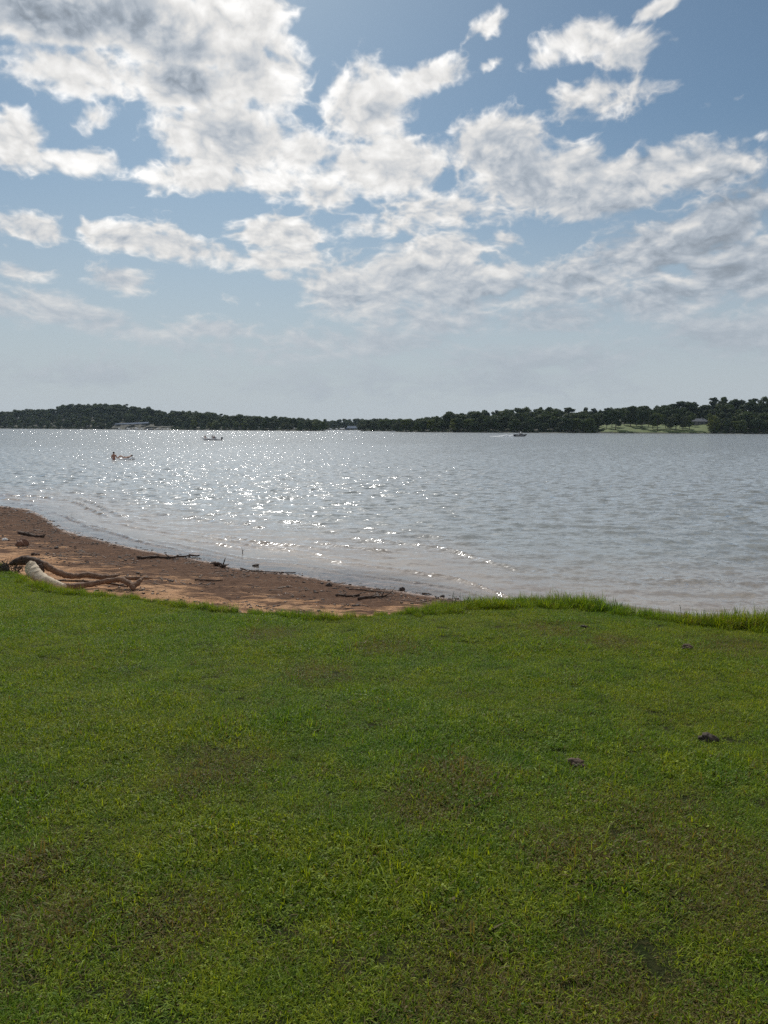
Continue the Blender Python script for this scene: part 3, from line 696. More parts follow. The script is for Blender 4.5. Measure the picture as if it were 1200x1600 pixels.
# trees standing on the mown clearing, each told apart by where it stands
CLEAR = [(948,'open',M_dark,12,30,640,'at the left end of the clearing above the small dock'),(962,'open',M_dark,14,14,637,'single stem tree by the water left of the bright lawn patch'),
 (985,'open',M_dark,40,46,633,'with the widest dark crown in the clearing'),(1003,'open',M_dark,18,26,636,'right of the widest crown, low over the lawn'),
 (1013,'tall',M_pale,30,52,641,'yellowish tree in the middle of the clearing'),(1027,'open',M_mid,14,16,642,'yellow green tree over the lawn beside the yellowish one'),
 (1040,'open',M_dark,22,34,640,'behind the row of stems in the clearing'),(1047,'open',M_grey,12,12,649,'low grey crown at the water in the clearing'),
 (1056,'open',M_dark,13,20,637,'tall dark tree above the low grey crown'),(1067,'open',M_grey,12,14,648,'right-hand low grey tree of the clearing'),
 (1077,'open',M_mid,10,18,643,'at the right end of the stems, before the house'),(956,'open',M_dark,6,44,641,'behind the single stem tree near the small dock'),(975,'open',M_mid,30,60,639,'half hidden left of the widest dark crown'),(994,'broad',M_dark,20,58,637,'bushy to the ground behind the widest crown'),
 (1020,'open',M_dark,20,30,640,'dark crown between the yellowish and the yellow green tree'),(1034,'broad',M_dark,20,66,637,'full rounded tree at the top of the lawn in the middle'),(1062,'open',M_dark,14,36,640,'dark tree between the two low grey crowns'),
 (1071,'tall',M_dark,14,60,638,'slender dark tree left of the house'),(1112,'broad',M_pale,6,10,645,'light olive tree closing the clearing on the right')]
for i, (px, kind, mat, d0, dd, top, txt) in enumerate(CLEAR):
    x, y = land_pt('right', px, dd); z = land_z('right', px, dd); h = EYE+(hor_px(px)-top)/FOCAL*y-z
    tree_at(kind, i % 2, mat, 'clearing_tree', (x, y, z-.2), h, 'broadleaf tree '+txt, 'tree', None, random.uniform(.85, 1.1))
# low bushes and saplings that close the foot of the woods
def undergrowth():
    r = np.random.default_rng(8); P_ = []
    for nm, a, b, gap in (('left', -60, 508, lambda p: 170 < p < 268), ('middle', 500, 700, lambda p: False), ('point', 565, 640, lambda p: False), ('right', 613, 1255, lambda p: 940 < p < 1108)):
        y0 = float(np.interp((a+b)/2, *zip(*LANDS[nm]['dist']))); n = int((b-a)/FOCAL*y0/1.1)
        for i in range(n):
            px = r.uniform(a, b); g_ = gap(px); dd = r.uniform(1, 16) if not g_ else r.uniform(75, 100)
            dd += 3*math.sin(px*.21); x, y = land_pt(nm, px, dd); z = land_z(nm, px, dd); hh = r.uniform(1.0, 4.2) if not g_ else r.uniform(2, 6)
            m = 26; q = r.normal(0, 1, (m, 3))*np.array([1.0, .9, hh*.28])+np.array([x, y, z+hh*.5]); P_.append(q)
    for nm, a, b, d0, d1 in (('left', -60, 508, 95, 185), ('right', 640, 1255, 90, 150), ('point', 566, 640, 30, 70)):
        y0 = float(np.interp((a+b)/2, *zip(*LANDS[nm]['dist']))); n = int((b-a)/FOCAL*y0/1.6)
        for i in range(n):
            px = r.uniform(a, b); dd = r.uniform(d0, d1); x, y = land_pt(nm, px, dd); z = land_z(nm, px, dd); hh = r.uniform(4, 8)
            P_.append(r.normal(0, 1, (22, 3))*np.array([1.7, 1.3, hh*.28])+np.array([x, y, z+hh*.45]))
    p = np.concatenate(P_); n = len(p); nn = r.normal(0, 1, (n, 3)); s = np.cross(nn, r.normal(0, 1, (n, 3))); s /= np.linalg.norm(s, axis=1)[:, None]; t = np.cross(nn, s); t /= np.linalg.norm(t, axis=1)[:, None]
    sz = r.uniform(.3, .65, (n, 1)); V = np.stack([p-s*sz, p-t*sz, p+s*sz, p+t*sz*.8], 1).reshape(-1, 3)
    o = mesh_np('undergrowth', V, np.arange(n*4).reshape(n, 4), M_dark, None, False); attr(o, 'tint', np.repeat(r.random(n), 4).astype(np.float32))
    tag(o, 'dark bushes and saplings filling the foot of the woods along the far shore', 'undergrowth', kind='stuff')
undergrowth()

# ================================================================== things on the beach
rb = random.Random(21)
def wood_mat(name, a, b, grain=14.0, mott=.55):
    m, g = new_mat(name); t = g.n.new('ShaderNodeTexCoord').outputs['Object']
    mp = g.n.new('ShaderNodeMapping'); g.l.new(t, mp.inputs[0]); mp.inputs['Scale'].default_value = (.35, 2.2, 2.2)
    n1 = g.noise(mp.outputs[0], grain, 6, .65); n2 = g.noise(t, 3.5, 4, .6)
    c = g.mix(g.ramp(n1, .35, .68), a, b); c = g.mix(g.ramp(n2, .60, .74, 0, mott), c, tuple(v*.45 for v in a))
    finish(g, principled(g, c, .8, bump(g, n1, .9, .012), .3)); return m
M_pale_wood = wood_mat('bleached_wood', (.46,.37,.26), (.70,.59,.44), 9.0, .12); M_brown_wood = wood_mat('brown_wood', (.105,.06,.038), (.27,.165,.105))
M_dark_wood = wood_mat('dark_wet_wood', (.035,.022,.016), (.10,.06,.042))
def limb(name, mat, pts, parent, n=7, jit=.10, seg=12):
    """pts: (photo x, photo y, distance, radius in m)"""
    w3 = []
    for (a, b, y, r) in pts: p = at_y(a, b, y); w3.append((p.x, p.y, p.z, r))
    sp = smooth_path(w3, n); bm = bmesh.new(); rs = [max(.004, q[3])*(1+rb.uniform(-jit, jit)) for q in sp]
    o0 = Vector(sp[0][:3]); base = parent.location if parent else Vector()
    tube_bm(bm, [Vector(q[:3])-base+Vector((rb.uniform(-1,1), rb.uniform(-1,1), rb.uniform(-1,1)))*q[3]*jit for q in sp], rs, seg, jit, rb)
    return obj_bm(name, bm, mat, parent, True)
c0 = at_y(60, 895, 13.9)
dl = empty('driftwood_log', (c0.x, c0.y, gz(c0.x, c0.y)), 0, 'big forked driftwood log, bleached white at its bend, at the lawn edge', 'driftwood')
YL = 13.75
limb('bleached_trunk', M_pale_wood, [(44,879,YL,.05),(48,884,YL,.10),(51,892,YL-.05,.122),(60,901,YL-.15,.112),(75,909,YL-.3,.095),(90,914.5,YL-.4,.075),(100,918,YL-.45,.06)], dl, 9, .035, 16)
limb('branch', M_brown_wood, [(93,915,YL-.25,.055),(113,916.5,YL-.2,.055),(141,913,YL-.05,.052),(169,907.5,YL+.1,.048),(188,906,YL+.15,.05),(201,911,YL+.1,.055),(208,918,YL,.045),(209,924,YL-.05,.018)], dl)
limb('branch', M_brown_wood, [(207,917,YL+.05,.045),(214,912,YL+.1,.05),(220,906,YL+.2,.035),(226,902,YL+.3,.02)], dl)
limb('branch', M_brown_wood, [(182,904.5,YL+.6,.025),(197,903.5,YL+.6,.035),(215,903.5,YL+.6,.032),(230,903.5,YL+.6,.022),(238,903,YL+.6,.012)], dl)
limb('root_branch', M_dark_wood, [(16,881,YL+.5,.035),(26,878,YL+.5,.07),(38,876,YL+.5,.085),(50,876,YL+.45,.078),(60,879,YL+.4,.07),(70,884,YL+.4,.06)], dl)
limb('branch', M_brown_wood, [(60,878,YL+.45,.05),(70,883,YL+.4,.062),(82,890,YL+.4,.062),(95,896,YL+.4,.06),(106,899,YL+.45,.058),(119,900,YL+.5,.052),(141,898.5,YL+.55,.050),(160,902,YL+.6,.052),(175,901,YL+.6,.040),(186,898.5,YL+.7,.022)], dl)
limb('knot_stub', M_dark_wood, [(60,882,YL+.3,.05),(65,889,YL+.3,.055),(66,896,YL+.3,.03)], dl, 5)
limb('branch', M_dark_wood, [(82,906.5,YL+.9,.016),(105,907.5,YL+.9,.02),(135,908,YL+.9,.018),(155,909,YL+.8,.01)], dl, 4, .1, 7)
limb('branch', M_dark_wood, [(165,911,YL+.2,.02),(185,914,YL+.2,.018),(200,917,YL+.2,.012)], dl, 4, .1, 7)
# dead leafy twigs at the root end
bm = bmesh.new()
cp = at_y(6, 884, 14.6)
for i in range(90):
    a = rb.uniform(0, 6.28); r = rb.uniform(0, .42); b0 = Vector((cp.x+r*math.cos(a), cp.y+r*math.sin(a)*.6, cp.z-.14)); d = Vector((rb.uniform(-.6,.6), rb.uniform(-.5,.5), rb.uniform(.3,1))).normalized(); ln = rb.uniform(.10,.30)
    tube_bm(bm, [b0, b0+d*ln*.5+Vector((rb.uniform(-.03,.03),0,.01)), b0+d*ln], [.008,.006,.003], 4)
    for k in range(3):
        q = b0+d*ln*rb.uniform(.3, 1); v = [q, q+Vector((rb.uniform(-.05,.05), rb.uniform(-.03,.03), rb.uniform(-.01,.05))), q+Vector((rb.uniform(-.05,.05), rb.uniform(-.03,.03), rb.uniform(-.03,.03)))]
        bm.faces.new([bm.verts.new(x) for x in v])
M_dead = simple_mat('dead_twigs', (.075,.062,.05), .9, .4, 9)
tag(obj_bm('dead_brush', bm, M_dead), 'grey tangle of dead twigs by the root end of the driftwood', 'brush')

def stick(pxs, r0, r1, label, mat=None, zoff=.0, twigs=0, name='stick', rise=0):
    """a stick lying on the beach along photo points"""
    P3 = []
    for (a, b) in pxs:
        z = .1
        for _ in range(12):
            p = at_z(a, b, z); z = max(gz(p.x, p.y), .0)+r0*.5
        P3.append(Vector((p.x, p.y, z+zoff)))
    base = P3[0].copy(); sp = smooth_path([tuple(p-base) for p in P3], 6); n = len(sp); bm = bmesh.new()
    sp = [Vector(q)+Vector((0, rb.uniform(-1, 1)*r0*.7, rb.uniform(0, 1)*r0*.8+rise*i/n)) for i, q in enumerate(sp)]
    tube_bm(bm, sp, [r0+(r1-r0)*i/n for i in range(n)], 7, .2, rb)
    for k in range(twigs):
        q = sp[rb.randint(n//4, n-2)]; d = Vector((rb.uniform(-1,1), rb.uniform(-.6,.6), rb.uniform(0,.6))).normalized(); l = rb.uniform(.08,.25); tube_bm(bm, [q, q+d*l*.6, q+d*l+Vector((0,0,.02))], [r1, r1*.7, r1*.4], 5)
    o = obj_bm(name, bm, mat or M_dark_wood, None, True); o.location = base; tag(o, label, 'stick'); return o
stick([(214,872.5),(240,871),(262,872),(290,869.5),(312,869)], .035, .018, 'long dark stick lying alone in the middle of the beach', twigs=3)
stick([(335,882),(345,884),(352,887)], .05, .02, 'short thick dark stick near the water, right of the long one', twigs=3)
stick([(305,906),(330,907.5),(348,906.5)], .018, .008, 'thin dark stick behind the driftwood tip, on wet sand')
stick([(376,888.5),(400,893),(462,895.5)], .016, .010, 'thin black stick half in the water at the shoreline')
stick([(525,930),(545,932),(562,930)], .026, .012, 'curved dark stick on the narrow right part of the beach', twigs=3)
stick([(560,936),(580,934),(604,932)], .03, .012, 'dark forked stick closest to the right end of the beach', twigs=4)
stick([(545,921),(575,923),(600,926)], .016, .008, 'thin stick at the water edge right of the pebbles')
stick([(30,832),(50,837),(68,839)], .05, .03, 'blackened stick on the far left bank of sand', twigs=2)
stick([(50,866),(62,868)], .03, .015, 'stubby brown stick behind the root of the driftwood')
stick([(660,927.5),(674,929)], .018, .01, 'tiny stick in the wash at the right end of the beach')
# a twig standing up out of the water
p = at_z(378, 865, 0); bm = bmesh.new(); tube_bm(bm, [(0,0,-.25),(.02,0,.05),(-.01,.02,.17)], [.012,.010,.004], 6); tube_bm(bm, [(.02,0,.06),(.07,.01,.12)], [.007,.003], 5)
o = obj_bm('twig', bm, M_dark_wood, None, True); o.location = p; tag(o, 'small twig sticking up out of the shallow water', 'twig')
# stones and clods
def lump(name, px, py, r, sq, mat, label, cat, on='beach', seed=0, spiky=.25):
    z = .2
    for _ in range(14):
        p = at_z(px, py, z); z = max(gz(p.x, p.y), 0) if on == 'beach' else float(lawn_z(np.array([p.x]), np.array([p.y]))[0])+.012
    bm = bmesh.new(); bmesh.ops.create_icosphere(bm, subdivisions=4, radius=1); rr = random.Random(seed)
    cs = [Vector((rr.gauss(0,1), rr.gauss(0,1), rr.gauss(0,1))).normalized() for _ in range(16)]; am = [rr.uniform(-1,1) for _ in cs]
    for v in bm.verts:
        d = v.co.normalized(); k = 1+sum(a*max(0, d.dot(c))**5 for a, c in zip(am, cs))*spiky+float(fbm(np.array([d.x*3+d.z*2+seed]), np.array([d.y*3-d.z]), 3, seed)[0])*spiky*1.3
        v.co = Vector((d.x*r*k, d.y*r*k*.8, d.z*r*k*sq))
    o = obj_bm(name, bm, mat, None, True); o.location = (p.x, p.y, z+r*sq*.3); tag(o, label, cat); return o
M_clod = simple_mat('dark_dung_clod', (.055,.040,.030), .85, .4, 30, .01, bscale=60); M_clodb = simple_mat('brown_clod', (.11,.075,.052), .95, .4, 30, .01, bscale=60)
M_stone = simple_mat('dark_stone', (.05,.036,.03), .75, .4, 8, .01); M_rock = simple_mat('red_rock', (.16,.08,.05), .8, .35, 6, .015); M_white = simple_mat('white_scrap', (.72,.70,.66), .5, .1, 8)
lump('clod', 1105, 1155, .045, .5, M_clod, 'round black clod lying in the grass on the right', 'clod', 'lawn', 3, .4)
lump('clod', 900, 1193, .055, .35, M_clodb, 'flat grey brown clod in the grass below the black one', 'clod', 'lawn', 4, .4)
lump('clod', 912, 980, .05, .35, M_clod, 'small dark clod in the grass near the tall grass edge', 'clod', 'lawn', 5, .4)
lump('clod', 1073, 1013, .055, .5, M_clodb, 'small brown clod in the grass right of centre, below the shore', 'clod', 'lawn', 6, .4)
lump('rock', 34, 852, .17, .7, M_rock, 'angular red brown rock on the sand above the driftwood', 'rock', seed=7)
lump('rock', 628, 922, .055, 1.0, M_stone, 'black stone standing at the waterline near the right end of the beach', 'rock', seed=8)
lump('rock', 514, 915, .075, .6, M_stone, 'dark stone on wet sand, left of the black waterline stone', 'rock', seed=9)
lump('rock', 691, 932, .05, .5, M_stone, 'small flat stone at the last bit of beach', 'rock', seed=10)
lump('rock', 400, 884, .07, .5, M_stone, 'dark stone just out of the water beside the thin black stick', 'rock', seed=12)
lump('rock', 88, 857, .07, .5, M_stone, 'dark stone on open sand by the far left water', 'rock', seed=13)
lump('scrap', 8, 844, .07, .7, M_white, 'small white scrap of litter on the far left sand', 'litter', seed=11)
# loose litter: chips, twigs and pebbles in bands
def debris():
    r = np.random.default_rng(31); n0 = 36000
    x = r.uniform(-22, 3.2, n0); e, wv = edge_y(x), water_y(x); t = r.random(n0); y = e+.35+(wv-e+.5)*t
    keep = r.random(n0) < np.clip(.08+.75*t**1.5+1.3*fbm(x*.8-y*.5, y*1.9+x*.7, 4, 200), .02, 1)*(y > e+.3); x, y = x[keep], y[keep]
    z = np.maximum(ground_z(x, y)[0], -.03); n = len(x)
    s = .005+.026*r.random(n)**5; L = s*np.where(r.random(n) < .35, r.uniform(3, 9, n), r.uniform(1, 1.8, n)); s = np.where(L > 3*s, s*.45, s)
    a = r.normal(R(-18), .9, n); ca, sa = np.cos(a), np.sin(a); c8 = []
    for (i, j, k) in ((-1,-1,-1),(1,-1,-1),(1,1,-1),(-1,1,-1),(-.7,-.6,1),(.8,-.7,.7),(.6,.8,1),(-.8,.6,.8)):
        lx, ly, lz = i*L*r.uniform(.7,1.1,n), j*s*r.uniform(.7,1.2,n), k*s*.5*r.uniform(.6,1.3,n); c8.append(np.stack([x+lx*ca-ly*sa, y+lx*sa+ly*ca, z+lz+s*.3], -1))
    V = np.stack(c8, 1).reshape(-1, 3); i = np.arange(n)[:, None]*8
    F = np.concatenate([i+np.array(f) for f in ((4,5,6,7),(0,1,5,4),(1,2,6,5),(2,3,7,6),(3,0,4,7))])
    m, g = new_mat('debris'); t_ = gattr(g, 'tint'); c = g.curve(t_, [(0,(.022,.015,.012)),(.5,(.06,.036,.025)),(.8,(.15,.09,.06)),(1,(.33,.25,.19))]); finish(g, principled(g, c, .8))
    o = mesh_np('beach_debris', V, F, m, None, False); attr(o, 'tint', np.repeat(r.random(n), 8).astype(np.float32))
    tag(o, 'dark chips, twigs and pebbles washed up in bands on the beach', 'debris', kind='stuff')
debris()
# weeds growing out of the tall grass edge
M_weed = simple_mat('weed_green', (.055,.085,.03), .7, .3, 20)
def weed(px, h, n, label):
    d = ray(px, 945); x = d.x/d.y; y = 10.0
    for _ in range(8): y = float(edge_y(np.array([x*y]))[0])-.04
    bm = bmesh.new()
    for k in range(n):
        b = Vector((rb.uniform(-.08,.08), rb.uniform(-.03,.03), 0)); hh = h*rb.uniform(.55, 1); l = Vector((rb.uniform(-.3,.35), rb.uniform(-.1,.1), 1)).normalized()
        pts = [b, b+l*hh*.5, b+l*hh+Vector((rb.uniform(-.03,.04), 0, -.005))]; tube_bm(bm, pts, [.0045,.0035,.002], 5)
        for q in range(rb.randint(5, 9)):
            c = pts[1].lerp(pts[2], rb.random()); s = rb.uniform(.012,.03); dd = Vector((rb.uniform(-1,1), rb.uniform(-1,1), rb.uniform(-.2,.7))).normalized()*s; e_ = dd.cross(Vector((0,0,1)))*.35
            bm.faces.new([bm.verts.new(v) for v in (c, c+dd*.5+e_, c+dd, c+dd*.5-e_)])
    o = obj_bm('weed', bm, M_weed); o.location = (x*y, y, float(lawn_z(np.array([x*y]), np.array([y]))[0])-.01); tag(o, label, 'weed')
weed(716, .26, 4, 'leafy weed at the very end of the beach in the grass edge'); weed(738, .16, 2, 'short weed just right of the end of the beach'); weed(764, .20, 1, 'single upright stalk at the grass edge right of the leafy weed')
weed(778, .17, 1, 'thin stalk beside the upright one in the grass edge'); weed(962, .20, 5, 'dark clumped weed in the middle of the tall grass edge'); weed(1062, .22, 2, 'weed leaning over the water on the right')
weed(1090, .24, 2, 'tallest weed over the brown shallows'); weed(1122, .16, 2, 'low weed at the far right of the grass edge')

# ================================================================== people
def mirror_pts(p): return p
M_skin = simple_mat('tanned_skin', (.33,.155,.10), .5, .12, 6, spec=.45); M_skin2 = simple_mat('light_skin', (.56,.35,.26), .5, .1, 6, spec=.45); M_hair = simple_mat('dark_hair', (.02,.014,.01), .5, .3, 30)
def person(name, loc, rz, J, skin, label, clothes=(), facing=(0,-1,0), hair=M_hair, hs=.105):
    """J: joint name -> (x,y,z); the body grows as one skin over the skeleton"""
    t = empty('person', loc, rz, label, 'person')
    E = [('pelvis','waist'),('waist','chest'),('chest','neck'),('neck','jaw'),('jaw','head'),('head','crown'),('chest','shl'),('shl','ell'),('ell','wrl'),('wrl','hal'),('chest','shr'),('shr','elr'),('elr','wrr'),('wrr','har'),
         ('pelvis','hil'),('hil','knl'),('knl','anl'),('anl','tol'),('pelvis','hir'),('hir','knr'),('knr','anr'),('anr','tor')]
    RR = dict(pelvis=.135,waist=.12,chest=.145,neck=.055,jaw=.075,head=.095,crown=.06,shl=.07,shr=.07,ell=.043,elr=.043,wrl=.028,wrr=.028,hal=.034,har=.034,hil=.105,hir=.105,knl=.06,knr=.06,anl=.04,anr=.04,tol=.032,tor=.032)
    nm = list(J); me = bpy.data.meshes.new('body'); me.from_pydata([J[k] for k in nm], [(nm.index(a), nm.index(b)) for a, b in E if a in J and b in J], [])
    o = link(bpy.data.objects.new('body', me)); o.parent = t; sk = o.modifiers.new('skin', 'SKIN'); sk.use_smooth_shade = True
    for i, k in enumerate(nm):
        v = me.skin_vertices[0].data[i]; v.radius = (RR[k], RR[k]); v.use_root = (k == 'pelvis')
    o.modifiers.new('sub', 'SUBSURF').levels = 2; o.modifiers['sub'].render_levels = 2; me.materials.append(skin)
    h = Vector(J['head']); f = Vector(facing).normalized(); up = (Vector(J['crown'])-Vector(J['neck'])).normalized(); s = f.cross(up).normalized()
    bm = bmesh.new(); bmesh.ops.create_icosphere(bm, subdivisions=3, radius=hs)
    for v in list(bm.verts):
        if v.co.dot(f) > hs*.30 and v.co.dot(up) < hs*.55: bm.verts.remove(v)
    for v in bm.verts: v.co = v.co+h+up*.03-f*.012
    obj_bm('hair', bm, hair, t, True)
    bm = bmesh.new()                                            # nose and ears, brows of the face
    tube_bm(bm, [h+f*.085+up*.02, h+f*.118-up*.015, h+f*.09-up*.03], [.010,.014,.010], 6)
    for q in (-1, 1): tube_bm(bm, [h+s*q*.085+up*.02, h+s*q*.10, h+s*q*.085-up*.025], [.012,.014,.01], 6)
    obj_bm('face', bm, skin, t, True)
    bm = bmesh.new()
    for w_, e_ in (('wrl','ell'),('wrr','elr')):
        if w_ not in J: continue
        a = Vector(J['ha'+w_[-1]]); d = (a-Vector(J[w_])).normalized(); sd = d.cross(Vector((.1,.2,1))).normalized()
        for q, l in zip((-.024,-.008,.008,.024), (.055,.07,.066,.05)): tube_bm(bm, [a+sd*q+d*.015, a+sd*q*1.2+d*l*.6, a+sd*q*1.3+d*l+Vector((0,0,-.012))], [.009,.008,.006], 6)
        tube_bm(bm, [a-d*.03-sd*.02, a-sd*.052+d*.005, a-sd*.058+d*.03], [.011,.009,.007], 6)
    if len(bm.verts): obj_bm('fingers', bm, skin, t, True)
    else: bm.free()
    for (cn, mat, pts, rads) in clothes:
        bm = bmesh.new(); tube_bm(bm, pts, rads, 14); obj_bm(cn, bm, mat, t, True)
    return t
M_red = simple_mat('dark_red_cloth', (.17,.03,.03), .8, .2, 8); M_navy = simple_mat('navy_cloth', (.02,.025,.05), .8, .2, 8); M_blk = simple_mat('black_cloth', (.02,.02,.022), .8, .2, 8)
# standing chest deep, turned away, beside the float
pw = at_z(178, 718, 0)
person('person', (pw.x, pw.y, -.98), 0, dict(pelvis=(0,0,.92),waist=(0,0,1.08),chest=(0,.01,1.34),neck=(0,0,1.52),jaw=(0,.02,1.58),head=(0,.01,1.66),crown=(0,0,1.75),
  shl=(-.19,0,1.42),ell=(-.27,.06,1.16),wrl=(-.20,.20,1.02),hal=(-.15,.26,1.0),shr=(.19,0,1.42),elr=(.30,.05,1.18),wrr=(.44,.12,1.08),har=(.52,.14,1.06),
  hil=(-.10,0,.86),knl=(-.11,.03,.48),anl=(-.11,0,.08),tol=(-.11,.14,.03),hir=(.10,0,.86),knr=(.11,.03,.48),anr=(.11,0,.08),tor=(.11,.14,.03)), M_skin,
  'bare-backed person standing waist deep in the lake beside the float', [('shorts', M_red, [(0,0,1.04),(0,0,.9),(0,0,.78)], [.15,.175,.17])], (0,1,0))
pf = at_z(198, 718, 0)
ft = empty('inflatable_float', pf, 0, 'white inflatable lounge float carrying a reclining person', 'float')
M_float = simple_mat('white_vinyl', (.75,.74,.74), .3, .05, 4, spec=.5); M_floatd = simple_mat('dark_vinyl', (.05,.05,.07), .4, .1, 4)
bm = bmesh.new()
ring = [(.78*math.cos(a)*(1.0), .36*math.sin(a), .06+.03*math.cos(a)) for a in [2*math.pi*k/24 for k in range(25)]]
tube_bm(bm, ring, .085, 10, cap=False); obj_bm('tube_ring', bm, M_float, ft, True)
bm = bmesh.new()
for k in range(5): tube_bm(bm, [(-.6+.28*k, -.30, .03), (-.6+.28*k, 0, .02), (-.6+.28*k, .30, .03)], .075, 8)
obj_bm('mattress', bm, M_floatd, ft, True)
bm = bmesh.new(); tube_bm(bm, [(.66,-.24,.17), (.70,0,.20), (.66,.24,.17)], .10, 10); obj_bm('pillow', bm, M_float, ft, True)
person('person', (pf.x, pf.y, .0), 0, dict(pelvis=(-.18,0,.16),waist=(0,0,.19),chest=(.22,0,.26),neck=(.38,0,.33),jaw=(.43,0,.36),head=(.50,0,.41),crown=(.57,0,.45),
  shl=(.27,-.18,.28),ell=(.06,-.34,.22),wrl=(-.10,-.36,.26),hal=(-.17,-.36,.27),shr=(.27,.18,.28),elr=(.06,.34,.22),wrr=(-.10,.36,.26),har=(-.17,.36,.27),
  hil=(-.26,-.09,.17),knl=(-.58,-.12,.42),anl=(-.92,-.12,.14),tol=(-1.04,-.12,.24),hir=(-.26,.09,.17),knr=(-.62,.13,.34),anr=(-1.0,.14,.10),tor=(-1.10,.14,.2)), M_skin2,
  'person reclining on the white float with knees bent', [('swim_trunks', M_blk, [(-.06,0,.17),(-.18,0,.16),(-.30,0,.17)], [.145,.165,.15])], (-.55,0,.85))

# ================================================================== boats
def hull_bm(L, W, H, draft=.18, bow=.35, sheer=.18):
    """boat hull, bow towards +X, keel at -draft, with a gunwale and a sunk deck"""
    bm = bmesh.new(); st = []
    for i in range(15):
        t = i/14; x = -L/2+L*t; w = W/2*(1-max(0, (t-.5)/.5)**2.3*.97); top = H+sheer*max(0, (t-.3)/.7)**2; keel = -draft+(H*.75+draft)*max(0, (t-.72)/.28)**2.2; xx = x+bow*max(0, (t-.7)/.3)*0
        sec = [(xx, 0, keel), (xx, w*.55, keel+.10), (xx, w*.86, keel+(top-keel)*.42), (xx, w, keel+(top-keel)*.8), (xx+bow*max(0,(t-.75)/.25)*.6, w*.98, top), (xx+bow*max(0,(t-.75)/.25)*.5, w*.84, top), (xx, w*.80, top-.16)]
        full = [Vector(p) for p in sec]+[Vector((p[0], -p[1], p[2])) for p in sec[::-1]]
        st.append([bm.verts.new(v) for v in full])
    for a, b in zip(st, st[1:]):
        for k in range(14): bm.faces.new((a[k], b[k], b[(k+1)%14], a[(k+1)%14]))
    bm.faces.new(st[0]); bm.faces.new(st[-1][::-1]); bmesh.ops.remove_doubles(bm, verts=bm.verts, dist=.001); return bm
M_wh = simple_mat('white_gelcoat', (.88,.87,.86), .3, .05, 1.5, spec=.5); M_gry = simple_mat('grey_gelcoat', (.28,.29,.31), .35, .1, 1.5); M_navyp = simple_mat('black_gelcoat', (.018,.02,.028), .25, .2, 1.5, spec=.5)
M_alu = simple_mat('aluminium_tube', (.62,.63,.65), .35, .1, 5, metallic=.7); M_rub = simple_mat('engine_black', (.02,.02,.022), .4, .2, 8); M_glass = simple_mat('smoked_screen', (.03,.04,.05), .1, .1, 3, spec=.6)
def seated(loc, rz, shirt, skin, label, lean=0.0):
    return person('person', loc, rz, dict(pelvis=(0,0,.0),waist=(0,.02,.16),chest=(0,.0-lean,.40),neck=(0,-.02-lean,.56),jaw=(0,-.03-lean,.62),head=(0,-.02-lean,.70),crown=(0,0-lean,.78),
      shl=(-.19,-lean,.47),ell=(-.25,-.08,.22),wrl=(-.17,-.30,.16),hal=(-.14,-.37,.15),shr=(.19,-lean,.47),elr=(.25,-.08,.22),wrr=(.17,-.30,.16),har=(.14,-.37,.15),
      hil=(-.10,-.04,0),knl=(-.14,-.44,.04),anl=(-.14,-.48,-.38),tol=(-.14,-.62,-.40),hir=(.10,-.04,0),knr=(.14,-.44,.04),anr=(.14,-.48,-.38),tor=(.14,-.62,-.40)), skin, label,
      [('shirt', shirt, [(0,.01,-.02),(0,.01,.16),(0,-lean,.38),(0,-lean,.5)], [.155,.145,.175,.11])], (0,-1,0))
# low white fishing boat, bow to the left
pb_ = at_z(331, 688, 0); bt = empty('fishing_boat', (pb_.x, pb_.y, 0), math.pi, 'low white fishing boat with three people aboard, bow to the left', 'boat')
obj_bm('hull', hull_bm(4.9, 1.9, .46, .2, .4, .12), M_wh, bt, True)
bm = bmesh.new(); box_bm(bm, (.9, 0, .40), (2.0, 1.2, .12)); box_bm(bm, (-1.7, 0, .38), (1.2, 1.35, .12)); obj_bm('deck', bm, M_gry, bt)
bm = bmesh.new(); box_bm(bm, (-.1, .35, .58), (.45, .55, .42), 0, .8); obj_bm('console', bm, M_wh, bt)
bm = bmesh.new(); box_bm(bm, (.08, .35, .9), (.06, .5, .30), 0, .8); obj_bm('windscreen', bm, M_glass, bt)
bm = bmesh.new(); box_bm(bm, (-.75, 0, .45), (.5, 1.3, .14)); box_bm(bm, (-.98, 0, .66), (.1, 1.3, .36)); obj_bm('bench_seat', bm, M_gry, bt)
bm = bmesh.new(); box_bm(bm, (-2.62, 0, .62), (.42, .36, .52), 0, .75); en = obj_bm('outboard_engine', bm, M_rub, bt)
bm = bmesh.new(); box_bm(bm, (-2.58, 0, .05), (.16, .12, .8)); box_bm(bm, (-2.62, 0, -.28), (.4, .08, .12)); obj_bm('engine_leg', bm, M_rub, en)
bm = bmesh.new(); tube_bm(bm, [(2.35,0,.55),(2.75,0,.72),(2.85,0,.2)], [.03,.04,.03], 8); obj_bm('trolling_motor', bm, M_rub, bt)
bm = bmesh.new(); box_bm(bm, (-.1, .935, .30), (3.0, .02, .10)); box_bm(bm, (-.1, -.935, .30), (3.0, .02, .10)); obj_bm('stripe', bm, M_navyp, bt)
seated((pb_.x+.75, pb_.y-.3, .55), R(-90), M_navy, M_skin, 'person in a dark shirt at the middle of the white fishing boat', .05)
seated((pb_.x+.25, pb_.y+.3, .55), R(-75), M_blk, M_skin, 'person in black beside the console of the white fishing boat', .12)
seated((pb_.x-1.75, pb_.y, .62), R(60), M_navy, M_skin2, 'person sitting at the bow of the white fishing boat', .0)
